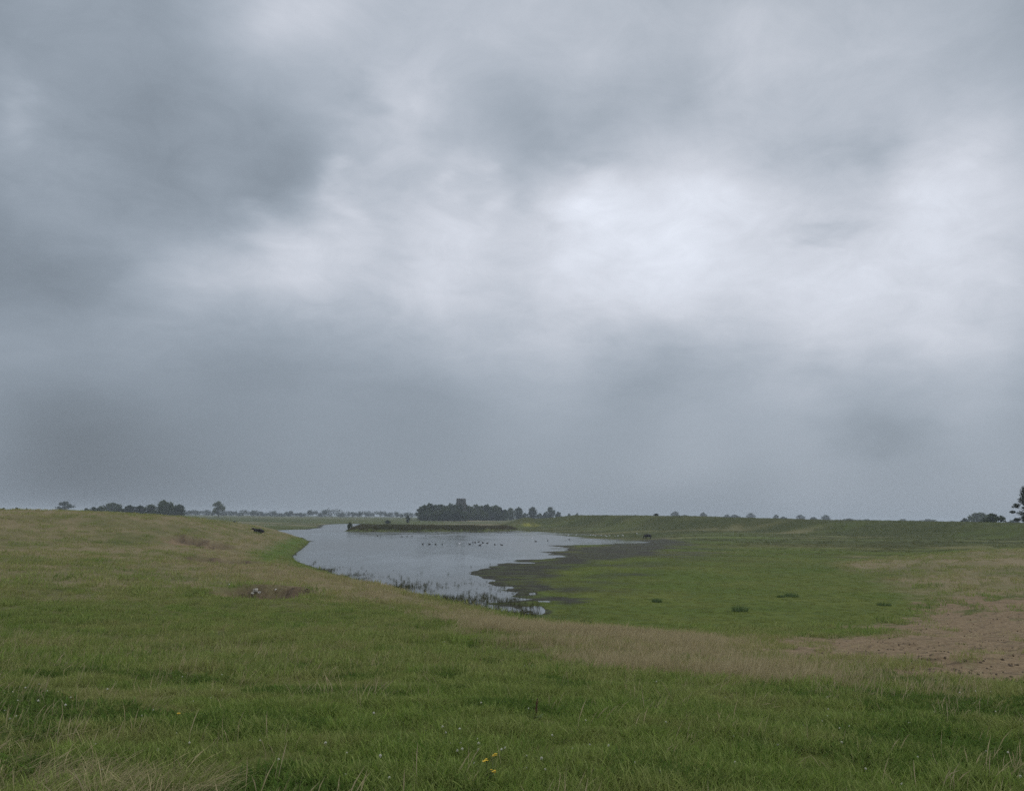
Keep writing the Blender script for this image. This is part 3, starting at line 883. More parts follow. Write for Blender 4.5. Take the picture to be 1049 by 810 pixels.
# beyond the right dike
tree('column', 672.3, 531.5, 525.6, 6, 372, 'small dark upright tree on the crest of the green dike')
tree('bush', 697.5, 532.5, 529.2, 6, 345, 'low dark bush on the dike slope below the hazy trees', None, 'bush', 'bush')
FAR = [(691.5, 523.4, 11, 'flat', 'hazy broad-topped tree right of the small upright dike tree'), (702, 527.0, 12, 'bush', 'low hazy hedge shrub between two broad hazy trees'),
       (720.3, 524.4, 7.5, 'round', 'hazy narrow round tree left of the long hazy clump'), (745, 526.5, 10, 'bush', 'hazy shrub at the left end of the long low clump'),
       (753, 526.6, 11, 'bush', 'hazy shrub at the right end of the long low clump'), (769.4, 525.2, 9.5, 'round', 'hazy round tree just right of the long low clump'),
       (795.6, 526.8, 7.5, 'round', 'hazy round tree with a faint low wing on its right'), (803, 528.8, 9, 'bush', 'faint low shrub on the right of a hazy round tree'),
       (820, 527.0, 9.5, 'round', 'left of the hazy pair of round trees beyond the dike'), (833.5, 529.0, 7, 'bush', 'faint small shrub between the hazy pair of round trees'),
       (846, 527.0, 9, 'round', 'right of the hazy pair of round trees beyond the dike'), (869, 530.6, 14, 'bush', 'very faint low shrub past the last round tree, left of two'),
       (888, 531.4, 13, 'bush', 'very faint low shrub past the last round tree, right of two'), (925, 531.2, 13, 'loose', 'faint thin trees just above the dike in the haze'),
       (951, 531.4, 20, 'bush', 'faint wide hump of trees above the dike in the haze')]
for px, ty, w, kd, lb in FAR:
    tree(kd, px, 534, ty, w, 1700 + random.uniform(-100, 200), lb, 'hazy trees beyond the dike')
tree('bush', 988.5, 536, 530.0, 7, 800, 'small bush left of the large hazy tree', None, 'bush', 'bush')
tree('flat', 1003.5, 536, 524.4, 20, 900, 'broad hazy tree behind the dark round tree on the right')
tree('bush', 1018.5, 536.5, 525.3, 21, 420, 'dark round tree on the dike near the right edge')
tree('bush', 1038, 536.5, 532.2, 12, 1000, 'faint low bushy tree at the foot of the tall edge tree')
big = make_tree('tree', 15, 13.0, 77, base=0.03, leaf=0.34, per=150, n=52, fat=0.62, mleaf=M_LEAFD, shape='tier', trunk=0.018)
put(big, 1053, 537, 285, 497.5, 15, rz=0.6)
tag(big, 'tall dark tree with tiered boughs cut by the right edge', 'tree')

# far wood behind the left fields: one hazy mass
def far_wood():
    rg = np.random.default_rng(5)
    cl = []
    px = 186.0
    while px < 424:
        wpx = rg.uniform(5, 9)
        gap = 283 < px < 312 and rg.random() < 0.55
        hpx = (3.6 if px < 305 else 4.2) * rg.uniform(0.65, 1.15) + (1.6 if 330 < px < 345 or 380 < px < 392 else 0)
        if gap: hpx *= 0.45
        dist = 1500 + rg.uniform(-60, 160)
        d = rays([px], [529])[0]; k = dist / math.hypot(d[0], d[1])
        x, y = d[0] * k, d[1] * k
        g = float(height(np.array([x]), np.array([y]))[0])
        top = max(5.0, 4.0 + hpx * dist / F - g * 0 + 1.0)
        w = wpx * dist / F
        for _ in range(9):
            cl.append((x + rg.uniform(-.5, .5) * w, y + rg.uniform(-4, 4), g + top * rg.uniform(0.2, 0.75), w * 0.30, w * 0.30, top * 0.26))
        px += wpx * 0.62
    V, Q = leaf_cloud(cl, 1.1, 9, 40)
    me = np_mesh('far_wood', V, Q, M_LEAF, smooth=False)
    o = bpy.data.objects.new('far_wood', me); C.objects.link(o)
    tag(o, 'hazy blue line of far woodland behind the left fields', 'wood', kind='stuff')


far_wood()

# ------------------------------------------------------------------ church tower
M_STONE = simple_mat('tower_stone', (0.075, 0.072, 0.062), 0.9, 0.3, 0.8)
M_LOUVRE = simple_mat('louvre_dark', (0.03, 0.03, 0.035), 0.8, 0.2, 2.0)


def box(x0, x1, y0, y1, z0, z1):
    v = [(x0, y0, z0), (x1, y0, z0), (x1, y1, z0), (x0, y1, z0), (x0, y0, z1), (x1, y0, z1), (x1, y1, z1), (x0, y1, z1)]
    return v, [(0, 3, 2, 1), (4, 5, 6, 7), (0, 1, 5, 4), (1, 2, 6, 5), (2, 3, 7, 6), (3, 0, 4, 7)]


def church():
    dist = 830.0
    d = rays([472], [529])[0]; k = dist / math.hypot(d[0], d[1]); x, y = d[0] * k, d[1] * k
    g = float(height(np.array([x]), np.array([y]))[0])
    dt = rays([472], [510.3])[0]; top = EYE[2] + dt[2] / math.hypot(dt[0], dt[1]) * dist - g
    root = empty('church_tower', (x, y, g), 0.35)
    tag(root, 'square grey stone church tower with battlements rising above trees', 'church tower')
    a = 3.9
    body = [box(-a, a, -a, a, -0.5, top - 1.5)]
    for sx in (-1, 1):
        for sy in (-1, 1):      # corner buttresses
            body.append(box(sx * a - .45, sx * a + .45, sy * a - .45, sy * a + .45, -0.5, top - 4.5))
    new_mesh('wall', *join(body), M_STONE, root)
    par = [box(-a - .25, a + .25, -a - .25, a + .25, top - 1.497, top - 0.9)]
    n = 4
    for s in (-1, 1):
        for i in range(n):
            c = -a + (i + 0.5) * 2 * a / n
            w = 0.55
            par.append(box(c - w, c + w, s * (a - .05) - .28, s * (a - .05) + .28, top - 0.9, top))
            if 0 < i < n - 1:
                par.append(box(s * (a - .05) - .28, s * (a - .05) + .28, c - w, c + w, top - 0.9, top))
    new_mesh('parapet', *join(par), M_STONE, root)
    new_mesh('string_course', *box(-a - .15, a + .15, -a - .15, a + .15, top - 5.6, top - 5.3), M_STONE, root)
    for i in range(4):
        w = new_mesh('belfry_window', *join([box(-.75, .75, -a - .06, -a + .1, top - 4.8, top - 2.7), box(-.45, .45, -a - .06, -a + .1, top - 2.7, top - 2.2)]), M_LOUVRE, root)
        w.rotation_euler = (0, 0, i * PI / 2)


church()

# ------------------------------------------------------------------ animals
M_COW = simple_mat('black_hide', (0.012, 0.010, 0.010), 0.7, 0.3, 3.0)
M_COWB = simple_mat('brown_hide', (0.028, 0.018, 0.013), 0.7, 0.3, 3.0)
M_HORN = simple_mat('horn', (0.35, 0.32, 0.26), 0.5, 0.2, 8.0)


def skin_mesh(name, verts, edges, radii, material, sub=2, root=0):
    me = bpy.data.meshes.new(name); me.from_pydata(verts, edges, []); me.update()
    o = bpy.data.objects.new(name, me); C.objects.link(o)
    sk = o.modifiers.new('skin', 'SKIN'); sk.use_smooth_shade = True
    for i, r in enumerate(radii):
        me.skin_vertices[0].data[i].radius = r if isinstance(r, tuple) else (r, r)
        me.skin_vertices[0].data[i].use_root = (i == root)
    ss = o.modifiers.new('sub', 'SUBSURF'); ss.levels = sub; ss.render_levels = sub
    dg = bpy.context.evaluated_depsgraph_get()
    m2 = bpy.data.meshes.new_from_object(o.evaluated_get(dg))
    o.modifiers.clear(); o.data = m2
    m2.materials.clear(); m2.materials.append(material)
    bpy.data.meshes.remove(me)
    return o


def cow_body(pose, material):
    if pose == 'lying':
        V = [(-.95, 0, .48), (-.55, 0, .52), (0, 0, .50), (.5, 0, .55), (.8, 0, .72), (1.02, 0, .92), (1.22, 0, .93), (1.48, 0, .82)]
        R = [.26, (.36, .40), (.40, .42), (.36, .40), .24, .17, (.15, .16), .10]
        E = [(i, i + 1) for i in range(7)]
        def limb(a, pts, rs):
            p = a
            for q, r in zip(pts, rs):
                V.append(q); R.append(r); E.append((p, len(V) - 1)); p = len(V) - 1
        limb(1, [(-.40, .42, .25), (0.0, .58, .13), (-.35, .62, .09)], [.17, .10, .06])
        limb(1, [(-.40, -.42, .25), (0.05, -.52, .14), (-.30, -.58, .09)], [.17, .10, .06])
        limb(3, [(.75, .30, .22), (1.0, .30, .12), (.70, .34, .08)], [.13, .09, .055])
        limb(3, [(.78, -.28, .22), (1.05, -.28, .12), (.75, -.32, .08)], [.13, .09, .055])
        limb(0, [(-1.15, 0, .42), (-1.2, .08, .15), (-1.05, .2, .07)], [.05, .035, .045])
        hd = 6; hz = (1.24, .99)
    else:
        graze = pose == 'grazing'
        V = [(-.98, 0, 1.08), (-.6, 0, 1.05), (0, 0, .98), (.55, 0, 1.03), (.85, 0, 1.05 if graze else 1.2)]
        R = [.25, (.32, .38), (.36, .44), (.31, .40), .24]
        neck = [(1.12, 0, .72), (1.25, 0, .42), (1.38, 0, .14)] if graze else [(1.10, 0, 1.40), (1.32, 0, 1.44), (1.60, 0, 1.28)]
        V += neck; R += [.17, (.14, .15), .10]
        E = [(i, i + 1) for i in range(7)]
        def limb(a, pts, rs):
            p = a
            for q, r in zip(pts, rs):
                V.append(q); R.append(r); E.append((p, len(V) - 1)); p = len(V) - 1
        for s in (1, -1):
            limb(1, [(-.72, .22 * s, .74), (-.92, .22 * s, .46), (-.84, .22 * s, .20), (-.80, .22 * s, .03)], [.16, .085, .06, .07])
            limb(3, [(.55, .20 * s, .62), (.58, .20 * s, .36), (.56, .20 * s, .18), (.60, .20 * s, .03)], [.13, .075, .055, .07])
        limb(0, [(-1.16, 0, .95), (-1.22, 0, .60), (-1.20, 0, .36)], [.05, .03, .05])
        hd = 6
    o = skin_mesh('body', V, E, R, material, 2, root=2)
    return o, V[hd], V[hd + 1]


def cow(px, py, pose, label, material, heading, dist=None, size=1.0, group=None):
    if dist is None:
        x, y, z = ground_at(px, py)
    else:
        d = rays([px], [py])[0]; k = dist / math.hypot(d[0], d[1]); x, y = d[0] * k, d[1] * k
        z = float(height(np.array([x]), np.array([y]))[0])
    root = empty('cow', (x, y, z), heading, size)
    tag(root, label, 'cow', group)
    b, h, m = cow_body(pose, material); b.parent = root
    h, m = Vector(h), Vector(m)
    ax = (m - h).normalized(); up = Vector((0, 1, 0)).cross(ax) * -1
    if up.z < 0 and pose != 'grazing': up = -up
    if pose == 'grazing': up = Vector((.95, 0, .3))
    for s in (1, -1):
        e = h - ax * .06 + Vector((0, .12 * s, 0)) + up * .05
        v, f = tube([e, e + Vector((0, .12 * s, .0)) - ax * .03, e + Vector((0, .24 * s, 0)) - up * .05], [.03, .065, .015], 6)
        new_mesh('ear', v, f, material, root, True)
        e = h - ax * .08 + Vector((0, .07 * s, 0)) + up * .12
        v, f = tube([e, e + Vector((0, .13 * s, 0)) + up * .05, e + Vector((0, .17 * s, 0)) + up * .18], [.035, .026, .006], 6)
        new_mesh('horn', v, f, M_HORN, root, True)
    return root


cow(265.0, 543.8, 'lying', 'black cow lying on the bank left of the pond', M_COW, PI - 0.15, dist=158, size=1.0)
cow(663.5, 552.6, 'grazing', 'dark cow grazing at the right end of the mudflat', M_COW, 2.7, dist=238)
cow(228, 530.6, 'grazing', 'tiny far brown cow, left of two in the left field', M_COWB, 0.4, dist=520, group='far cows in the left field')
cow(240.5, 531.2, 'grazing', 'tiny far brown cow, right of two in the left field', M_COWB, 2.5, dist=500, group='far cows in the left field')

M_DUCK = simple_mat('dark_plumage', (0.030, 0.026, 0.022), 0.7, 0.4, 20.0)
M_GULL = simple_mat('white_plumage', (0.80, 0.80, 0.80), 0.6, 0.06, 20.0)


def bird(name, kind):
    if kind == 'duck':
        V = [(-.26, 0, .12), (-.14, 0, .08), (.02, 0, .06), (.15, 0, .08), (.21, 0, .19), (.24, 0, .27), (.33, 0, .255)]
        R = [.03, (.09, .08), (.12, .11), (.09, .09), .045, .055, .02]
        m = M_DUCK
    else:
        V = [(-.25, 0, .17), (-.12, 0, .19), (.02, 0, .19), (.13, 0, .24), (.18, 0, .30), (.21, 0, .34), (.29, 0, .33)]
        R = [.025, (.07, .06), (.09, .09), (.06, .06), .04, .045, .014]
        m = M_GULL
    E = [(i, i + 1) for i in range(6)]
    if kind == 'gull':
        for s in (1, -1):
            V.append((.0, .03 * s, .0)); R.append(.012); E.append((2, len(V) - 1))
    return skin_mesh(name, V, E, R, m, 1, root=2)


duck0 = bird('duck', 'duck'); gull0 = bird('gull', 'gull'); used = {'duck': False, 'gull': False}


def place_bird(src, px, py, label, group, size=1.0, z=None):
    x, y = on_plane([px], [py])[0]
    g = float(height(np.array([x]), np.array([y]))[0])
    k = src.name.split('.')[0]
    if not used[k]:
        o = src; used[k] = True
    else:
        o = src.copy(); C.objects.link(o)
    o.location = (x, y, max(g, 0.0) if k == 'gull' else max(g, -0.02)); o.rotation_euler = (0, 0, random.uniform(0, 6.28)); o.scale = (size,) * 3
    tag(o, label, 'duck' if k == 'duck' else 'gull', group)


for px, py in [(387, 549), (390, 549.8), (412, 549.8), (417, 549.5), (422, 549.4), (436, 548.6)]:
    place_bird(duck0, px, py, 'dark duck in the loose file swimming just before the island', 'ducks swimming before the island', 1.15)
for px, py in [(433, 557.3), (440, 557.4), (446, 557.5), (453, 557.6)]:
    place_bird(duck0, px, py, 'dark duck in the spaced row left of the white bird', 'ducks in a row left of the white bird', 1.1)
for px, py in [(481.3, 557.6), (484.4, 555.7), (486.6, 555.7), (490.2, 555.2), (494.8, 556.0), (499, 556.5), (491.5, 558.5), (507, 558), (514, 558.3)]:
    place_bird(duck0, px, py, 'dark duck in the tight flock on the middle of the pond', 'ducks in the flock mid pond', 1.25)
place_bird(duck0, 549, 554.7, 'lone dark duck nearest the right side of the flock', None, 1.3)
place_bird(duck0, 561, 554.0, 'lone dark duck close to the mud tongue', None, 1.3)
place_bird(duck0, 583, 552.6, 'dark duck below the white birds of the sandbar', None, 1.2)
place_bird(gull0, 470.5, 557.8, 'single white bird floating left of the duck flock', None, 1.3)
place_bird(gull0, 545, 552.0, 'single white bird on the water right of the duck flock', None, 1.0)
for px, py in [(582, 548.6), (590.5, 548.6), (605, 548.6), (607.5, 548.8), (610, 549.4), (616, 548.7), (620, 548.9), (621.5, 550.3), (624.3, 549.3), (630, 549.6)]:
    place_bird(gull0, px, py, 'white gull in the line of gulls resting along the sandbar', 'gulls along the sandbar', 1.05)
place_bird(gull0, 633.2, 549.8, 'white gull, left of a pair right of the sandbar line', 'pair of gulls right of the sandbar', 1.3)
place_bird(gull0, 638.3, 549.6, 'white gull, right of a pair right of the sandbar line', 'pair of gulls right of the sandbar', 1.3)
place_bird(gull0, 652.5, 548.8, 'lone white gull on the grass left of the grazing cow', None, 1.4)

# ------------------------------------------------------------------ stones at the burrow, clods, plants
M_CHALK = simple_mat('chalk', (0.44, 0.42, 0.36), 0.9, 0.5, 9.0)
M_CLOD = simple_mat('clod', (0.115, 0.088, 0.058), 0.95, 0.4, 8.0)


def rock(name, r, seed, material, flat=0.75):
    rg = random.Random(seed)
    bm = bmesh.new(); bmesh.ops.create_icosphere(bm, subdivisions=2, radius=r)
    off = Vector((rg.random() * 50, rg.random() * 50, rg.random() * 50))
    from mathutils import noise as mn
    for v in bm.verts:
        n = v.co.normalized()
        v.co = n * r * (1 + 0.5 * mn.noise(n * 1.3 + off) + 0.2 * mn.noise(n * 3 + off))
        v.co.z *= flat
    me = bpy.data.meshes.new(name); bm.to_mesh(me); bm.free(); me.materials.append(material)
    o = bpy.data.objects.new(name, me); C.objects.link(o)
    return o


ST = [(262, 605.5, .16, 'largest pale chalk lump in the bare burrow hollow'), (266, 607.5, .12, 'pale chalk lump just right of the largest one'),
      (259, 608, .10, 'small pale chalk lump at the left lip of the hollow'), (269.5, 609, .09, 'small chalk lump low on the burrow spoil'),
      (264.5, 609.5, .07, 'smallest chalk lump under the largest one'), (282.5, 604, .07, 'chalk crumb alone on the dark soil of the hollow'),
      (234.5, 599, .08, 'single pale stone in grass left of the burrow hollow')]
for i, (px, py, r, lb) in enumerate(ST):
    x, y, z = ground_at(px, py)
    o = rock('stone', r, 40 + i, M_CHALK); o.location = (x, y, z + r * 0.35); o.rotation_euler = (0, 0, i * 1.3)
    tag(o, lb, 'stone', 'chalk stones at the burrow')


def clods():
    rg = random.Random(3)
    bm = bmesh.new()
    pxs = [(rg.uniform(830, 1060), rg.uniform(618, 696)) for _ in range(700)] + [(rg.uniform(245, 320), rg.uniform(600, 612)) for _ in range(90)]
    P = hit([p[0] for p in pxs], [p[1] for p in pxs])
    Z = height(P[:, 0], P[:, 1]); mk = masks(P[:, 0], P[:, 1], Z)
    for (p, z, s) in zip(P, Z, mk['soil']):
        if rg.random() > s: continue
        r = rg.uniform(0.012, 0.045)
        mt = Matrix.Translation((p[0], p[1], z)) @ Euler((rg.random() * 3, rg.random() * 3, rg.random() * 3)).to_matrix().to_4x4() @ Matrix.Diagonal((r, r * rg.uniform(.6, 1), r * rg.uniform(.5, .8), 1))
        bmesh.ops.create_icosphere(bm, subdivisions=1, radius=1, matrix=mt)
    me = bpy.data.meshes.new('soil_clods'); bm.to_mesh(me); bm.free(); me.materials.append(M_CLOD)
    o = bpy.data.objects.new('soil_clods', me); C.objects.link(o)
    tag(o, 'crumbled brown clods strewn over the bare soil', 'soil', kind='stuff')


clods()

M_RUSH = grass_mat('rush_green', (0.10, 0.15, 0.055), (0.10, 0.15, 0.055), (0.1, 0.15, 0.055), (0.06, 0.09, 0.035, 0.6), 0.4)


def rush(px, py, w, h, label, name='rush_clump'):
    x, y, z = ground_at(px, py)
    rg = random.Random(px)
    V, Q = [], []
    for _ in range(int(190)):
        a = rg.uniform(0, 2 * PI); q = w / 2 * math.sqrt(rg.random())
        hh = h * (1 - 0.35 * (q / (w / 2)) ** 2) * rg.uniform(.6, 1.05); lx, ly = (q / w) * math.cos(a) * .9 + .15, (q / w) * math.sin(a) * .9
        bx, by = q * math.cos(a), q * math.sin(a); az = rg.uniform(0, PI); ww = 0.012
        b = len(V)
        for t, s in ((0, 1), (.5, .8), (1, .1)):
            X = bx + lx * t * t * hh; Y = by + ly * t * t * hh; Zz = hh * t - .03
            V += [(X - math.cos(az) * ww * s, Y - math.sin(az) * ww * s, Zz), (X + math.cos(az) * ww * s, Y + math.sin(az) * ww * s, Zz)]
        Q += [(b, b + 1, b + 3, b + 2), (b + 2, b + 3, b + 5, b + 4)]
    o = new_mesh(name, V, Q, M_RUSH); o.location = (x, y, z)
    tag(o, label, 'rush clump', 'rush clumps on the wet meadow')


rush(757.5, 626, 1.05, .55, 'wide dark rush clump on the open green meadow')
rush(811, 611, 1.1, .42, 'low dark rush clump at the upper right of the widest clump')
rush(800, 611.5, .6, .25, 'tiny rush tuft just left of the low clump')
rush(673, 616.5, .7, .38, 'small rush clump left of the widest clump')
rush(600, 640, .55, .40, 'small rush clump at the foot of the dry grass strip')
rush(905, 620, 1.0, .32, 'low rush clump beside the bare soil')

# ragwort in bloom near the bottom edge
M_STEM = simple_mat('plant_stem', (0.07, 0.095, 0.03), 0.7, 0.3, 10.0)
M_LEAFP = simple_mat('plant_leaf', (0.055, 0.085, 0.025), 0.7, 0.3, 10.0)
M_YELLOW = simple_mat('yellow_petals', (0.62, 0.42, 0.02), 0.6, 0.25, 30.0)
M_WHITE = simple_mat('clover_petals', (0.58, 0.57, 0.50), 0.8, 0.25, 60.0, (0.40, 0.40, 0.30))
M_DOCK = simple_mat('dock_seed', (0.085, 0.042, 0.028), 0.9, 0.35, 20.0)


def floret_disc(bm, c, r, n, rg):
    """one daisy-like head: a dome with ray petals"""
    c = Vector(c)
    bmesh.ops.create_icosphere(bm, subdivisions=1, radius=r * .45, matrix=Matrix.Translation(c) @ Matrix.Diagonal((1, 1, .6, 1)))
    for k in range(n):
        a = 2 * PI * k / n + rg.uniform(-.1, .1)
        d = Vector((math.cos(a), math.sin(a), .15)); t = Vector((-math.sin(a), math.cos(a), 0))
        p = [c + d * r * .3 - t * r * .12, c + d * r - t * r * .14, c + d * r * 1.1, c + d * r + t * r * .14, c + d * r * .3 + t * r * .12]
        bm.faces.new([bm.verts.new(q) for q in p])


def ragwort():
    x, y, z = ground_at(500, 806)
    rg = random.Random(9)
    root = empty('ragwort', (x, y, z)); tag(root, 'yellow flowering ragwort at the bottom edge of the meadow', 'wildflower')
    heads = [(-.015, .0, .175, .026), (.045, .02, .205, .019), (.035, -.05, .12, .018)]
    # true sizes: lateral pixels at this range
    new = []
    for (hx, hy, hz, hr) in heads:
        v, f = tube([(0, 0, 0), (hx * .5, hy * .5, hz * .6), (hx, hy, hz)], [.003, .0025, .002], 5)
        new_mesh('stem', v, f, M_STEM, root, True)
        bm = bmesh.new()
        for _ in range(11):
            a = rg.uniform(0, 6.28); q = hr * math.sqrt(rg.random())
            floret_disc(bm, (hx + q * math.cos(a), hy + q * math.sin(a), hz + rg.uniform(-.006, .012)), .0085, 10, rg)
        me = bpy.data.meshes.new('flower_head'); bm.to_mesh(me); bm.free(); me.materials.append(M_YELLOW)
        o = bpy.data.objects.new('flower_head', me); C.objects.link(o); o.parent = root
    V, Q = [], []
    for k in range(12):
        a = rg.uniform(0, 6.28); zz = rg.uniform(.01, .11); L = rg.uniform(.03, .06); b = len(V)
        d = Vector((math.cos(a), math.sin(a), .4)); t = Vector((-math.sin(a), math.cos(a), 0)) * .008
        p = Vector((0, 0, zz))
        V += [p, p + d * L * .5 + t, p + d * L, p + d * L * .5 - t]; Q.append((b, b + 1, b + 2, b + 3))
    new_mesh('leaves', V, Q, M_LEAFP, root)


ragwort()


def small_yellow():
    x, y, z = ground_at(181, 745)
    root = empty('hawkbit', (x, y, z)); tag(root, 'single small yellow hawkbit in the grass at lower left', 'wildflower')
    v, f = tube([(0, 0, 0), (.005, 0, .06), (.01, 0, .12)], [.002, .0018, .0015], 5); new_mesh('stem', v, f, M_STEM, root, True)
    bm = bmesh.new(); rg = random.Random(2)
    floret_disc(bm, (.01, 0, .122), .016, 18, rg); floret_disc(bm, (.01, 0, .127), .011, 14, rg)
    me = bpy.data.meshes.new('flower_head'); bm.to_mesh(me); bm.free(); me.materials.append(M_YELLOW)
    o = bpy.data.objects.new('flower_head', me); C.objects.link(o); o.parent = root


small_yellow()


def dock(px, py, h, label, lean=0.1):
    x, y, z = ground_at(px, py)
    rg = random.Random(int(px))
    root = empty('dock', (x, y, z), rg.uniform(0, 6)); tag(root, label, 'weed')
    pts = [(lean * h * t * t, 0, h * t) for t in (0, .35, .7, 1)]
    v, f = tube(pts, [.005, .004, .003, .0015], 5); new_mesh('stem', v, f, M_DOCK, root, True)
    bm = bmesh.new()
    for _ in range(70):
        t = rg.uniform(.35, 1); a = rg.uniform(0, 6.28); q = rg.uniform(0, .022) * (1.25 - t)
        bmesh.ops.create_icosphere(bm, subdivisions=1, radius=rg.uniform(.003, .006), matrix=Matrix.Translation((lean * h * t * t + q * math.cos(a), q * math.sin(a), h * t)))
    me = bpy.data.meshes.new('seed_head'); bm.to_mesh(me); bm.free(); me.materials.append(M_DOCK)
    o = bpy.data.objects.new('seed_head', me); C.objects.link(o); o.parent = root
    V, Q = [], []
    for k in range(7):
        a = rg.uniform(0, 6.28); L = rg.uniform(.07, .12); b = len(V)
        d = Vector((math.cos(a), math.sin(a), .45)); t = Vector((-math.sin(a), math.cos(a), 0)) * .016
        V += [Vector((0, 0, .01)), d * L * .5 + t, d * L, d * L * .5 - t]; Q.append((b, b + 1, b + 2, b + 3))
    new_mesh('leaves', V, Q, M_LEAFP, root)


dock(549, 738, .20, 'brown seeding dock weed in the middle of the lower meadow')
dock(62, 614, .42, 'dark dead weed stalk leaning on the left slope', 0.5)
dock(492, 685, .2, 'small purplish weed amid clover below the dry strip')

# white clover heads
bm = bmesh.new()
rg = random.Random(21)
for _ in range(34):
    t = rg.uniform(0, 6.28); u = rg.uniform(-.5, 1); q = math.sqrt(max(0, 1 - u * u))
    bmesh.ops.create_icosphere(bm, subdivisions=1, radius=.0032, matrix=Matrix.Translation((q * math.cos(t) * .0075, q * math.sin(t) * .0075, .068 + u * .0075)) @ Matrix.Diagonal((.8, .8, 1.3, 1)))
v, f = tube([(0, 0, 0), (.003, 0, .035), (0, 0, .066)], [.0013, .0011, .0010], 4)
vs = [bm.verts.new(p) for p in v]
for q in f:
    bm.faces.new([vs[k] for k in q]).material_index = 1
me = bpy.data.meshes.new('clover_flower'); bm.to_mesh(me); bm.free()
me.materials.append(M_WHITE); me.materials.append(M_STEM)
clover0 = bpy.data.objects.new('clover_flower', me); C.objects.link(clover0)
cl = [(RNG.normal(474, 20), RNG.normal(776, 6)) for _ in range(13)] + [(RNG.normal(500, 34), RNG.normal(674, 10)) for _ in range(34)] + \
     [(RNG.normal(45, 24), RNG.normal(716, 9)) for _ in range(16)] + [(RNG.uniform(0, 1049), 658 + 152 * RNG.random() ** 0.9) for _ in range(130)] + \
     [(RNG.normal(840, 40), RNG.normal(748, 12)) for _ in range(14)] + [(RNG.normal(160, 25), RNG.normal(656, 4)) for _ in range(8)]
cp = hit([c[0] for c in cl], [c[1] for c in cl])
cz = height(cp[:, 0], cp[:, 1])
for i, (p, z) in enumerate(zip(cp, cz)):
    o = clover0 if i == 0 else clover0.copy()
    if i: C.objects.link(o)
    s = random.uniform(0.7, 1.15)
    o.location = (p[0], p[1], z); o.rotation_euler = (random.uniform(-.3, .3), random.uniform(-.3, .3), random.uniform(0, 6)); o.scale = (s, s, s * random.uniform(.8, 1.15))
    tag(o, 'white clover flower head among the short green grass', 'clover', 'white clover flowers in the pasture')

# ------------------------------------------------------------------ sky, sun, haze
SUN_EL, SUN_AZ = math.radians(52), math.radians(25)     # azimuth from +Y towards +X
sun = bpy.data.lights.new('sun', 'SUN'); sun.energy = 1.5; sun.angle = math.radians(24); sun.color = (1.0, 0.97, 0.93)
so = bpy.data.objects.new('sun', sun); C.objects.link(so)
sd = Vector((math.sin(SUN_AZ) * math.cos(SUN_EL), math.cos(SUN_AZ) * math.cos(SUN_EL), math.sin(SUN_EL)))
so.rotation_euler = sd.to_track_quat('Z', 'Y').to_euler()

# cloud brightness seen at points of the sky (photo pixel, grey level)
SKY = [(20, 20, 152), (110, 20, 153), (250, 15, 160), (310, 10, 180), (400, 20, 180), (500, 20, 183), (620, 20, 176), (750, 20, 178), (870, 20, 172), (960, 20, 164), (1040, 15, 150),
       (10, 110, 162), (80, 100, 150), (180, 100, 148), (300, 100, 158), (390, 90, 178), (430, 120, 192), (500, 100, 168), (580, 110, 160), (680, 90, 168), (770, 80, 183), (870, 100, 175), (960, 100, 168), (1040, 100, 160),
       (20, 190, 146), (110, 190, 144), (200, 190, 141), (290, 190, 152), (350, 170, 176), (420, 190, 186), (500, 180, 190), (580, 160, 172), (680, 160, 190), (780, 160, 186), (890, 170, 176), (960, 160, 190), (1040, 160, 184),
       (20, 265, 132), (110, 260, 138), (200, 250, 158), (290, 240, 190), (380, 250, 196), (480, 250, 203), (580, 210, 212), (680, 220, 214), (780, 220, 210), (850, 238, 196), (940, 220, 208), (1040, 240, 190),
       (30, 330, 146), (140, 330, 154), (250, 320, 166), (360, 320, 174), (470, 310, 190), (580, 300, 208), (700, 300, 208), (820, 300, 208), (930, 310, 204), (1040, 310, 192),
       (60, 400, 140), (200, 400, 142), (330, 400, 145), (450, 390, 156), (560, 370, 174), (660, 370, 172), (760, 365, 180), (850, 360, 194), (950, 345, 200), (1040, 370, 178),
       (60, 470, 130), (200, 470, 133), (330, 470, 137), (460, 460, 144), (580, 440, 156), (700, 440, 162), (800, 430, 158), (910, 420, 162), (1010, 420, 170),
       (60, 520, 134), (250, 520, 136), (420, 515, 142), (560, 510, 148), (700, 510, 152), (850, 510, 155), (1000, 510, 157)]
FIX = [(24, 22, 158), (254, 17, 184), (504, 22, 190), (754, 22, 193), (1040, 17, 167), (84, 102, 157), (304, 102, 171), (584, 112, 173), (874, 102, 188), (1040, 112, 185),
       (24, 267, 141), (294, 242, 203), (484, 252, 210), (650, 230, 223), (824, 302, 214), (1040, 242, 203), (254, 322, 179), (64, 402, 143), (64, 502, 124), (334, 472, 149),
       (510, 435, 161), (664, 372, 177), (804, 432, 174), (1014, 422, 173), (704, 512, 155), (954, 347, 209), (150, 195, 158),
       (204, 152, 158), (244, 192, 163), (154, 62, 159), (274, 217, 171), (384, 62, 187), (454, 152, 184), (524, 202, 192), (704, 152, 203), (934, 202, 217), (604, 332, 207), (454, 322, 204), (134, 332, 165),
       (854, 472, 167), (204, 432, 142), (384, 252, 205), (14, 117, 166),
       (564, 282, 210), (424, 217, 202), (184, 262, 177), (64, 212, 164), (784, 192, 214), (744, 272, 221)]


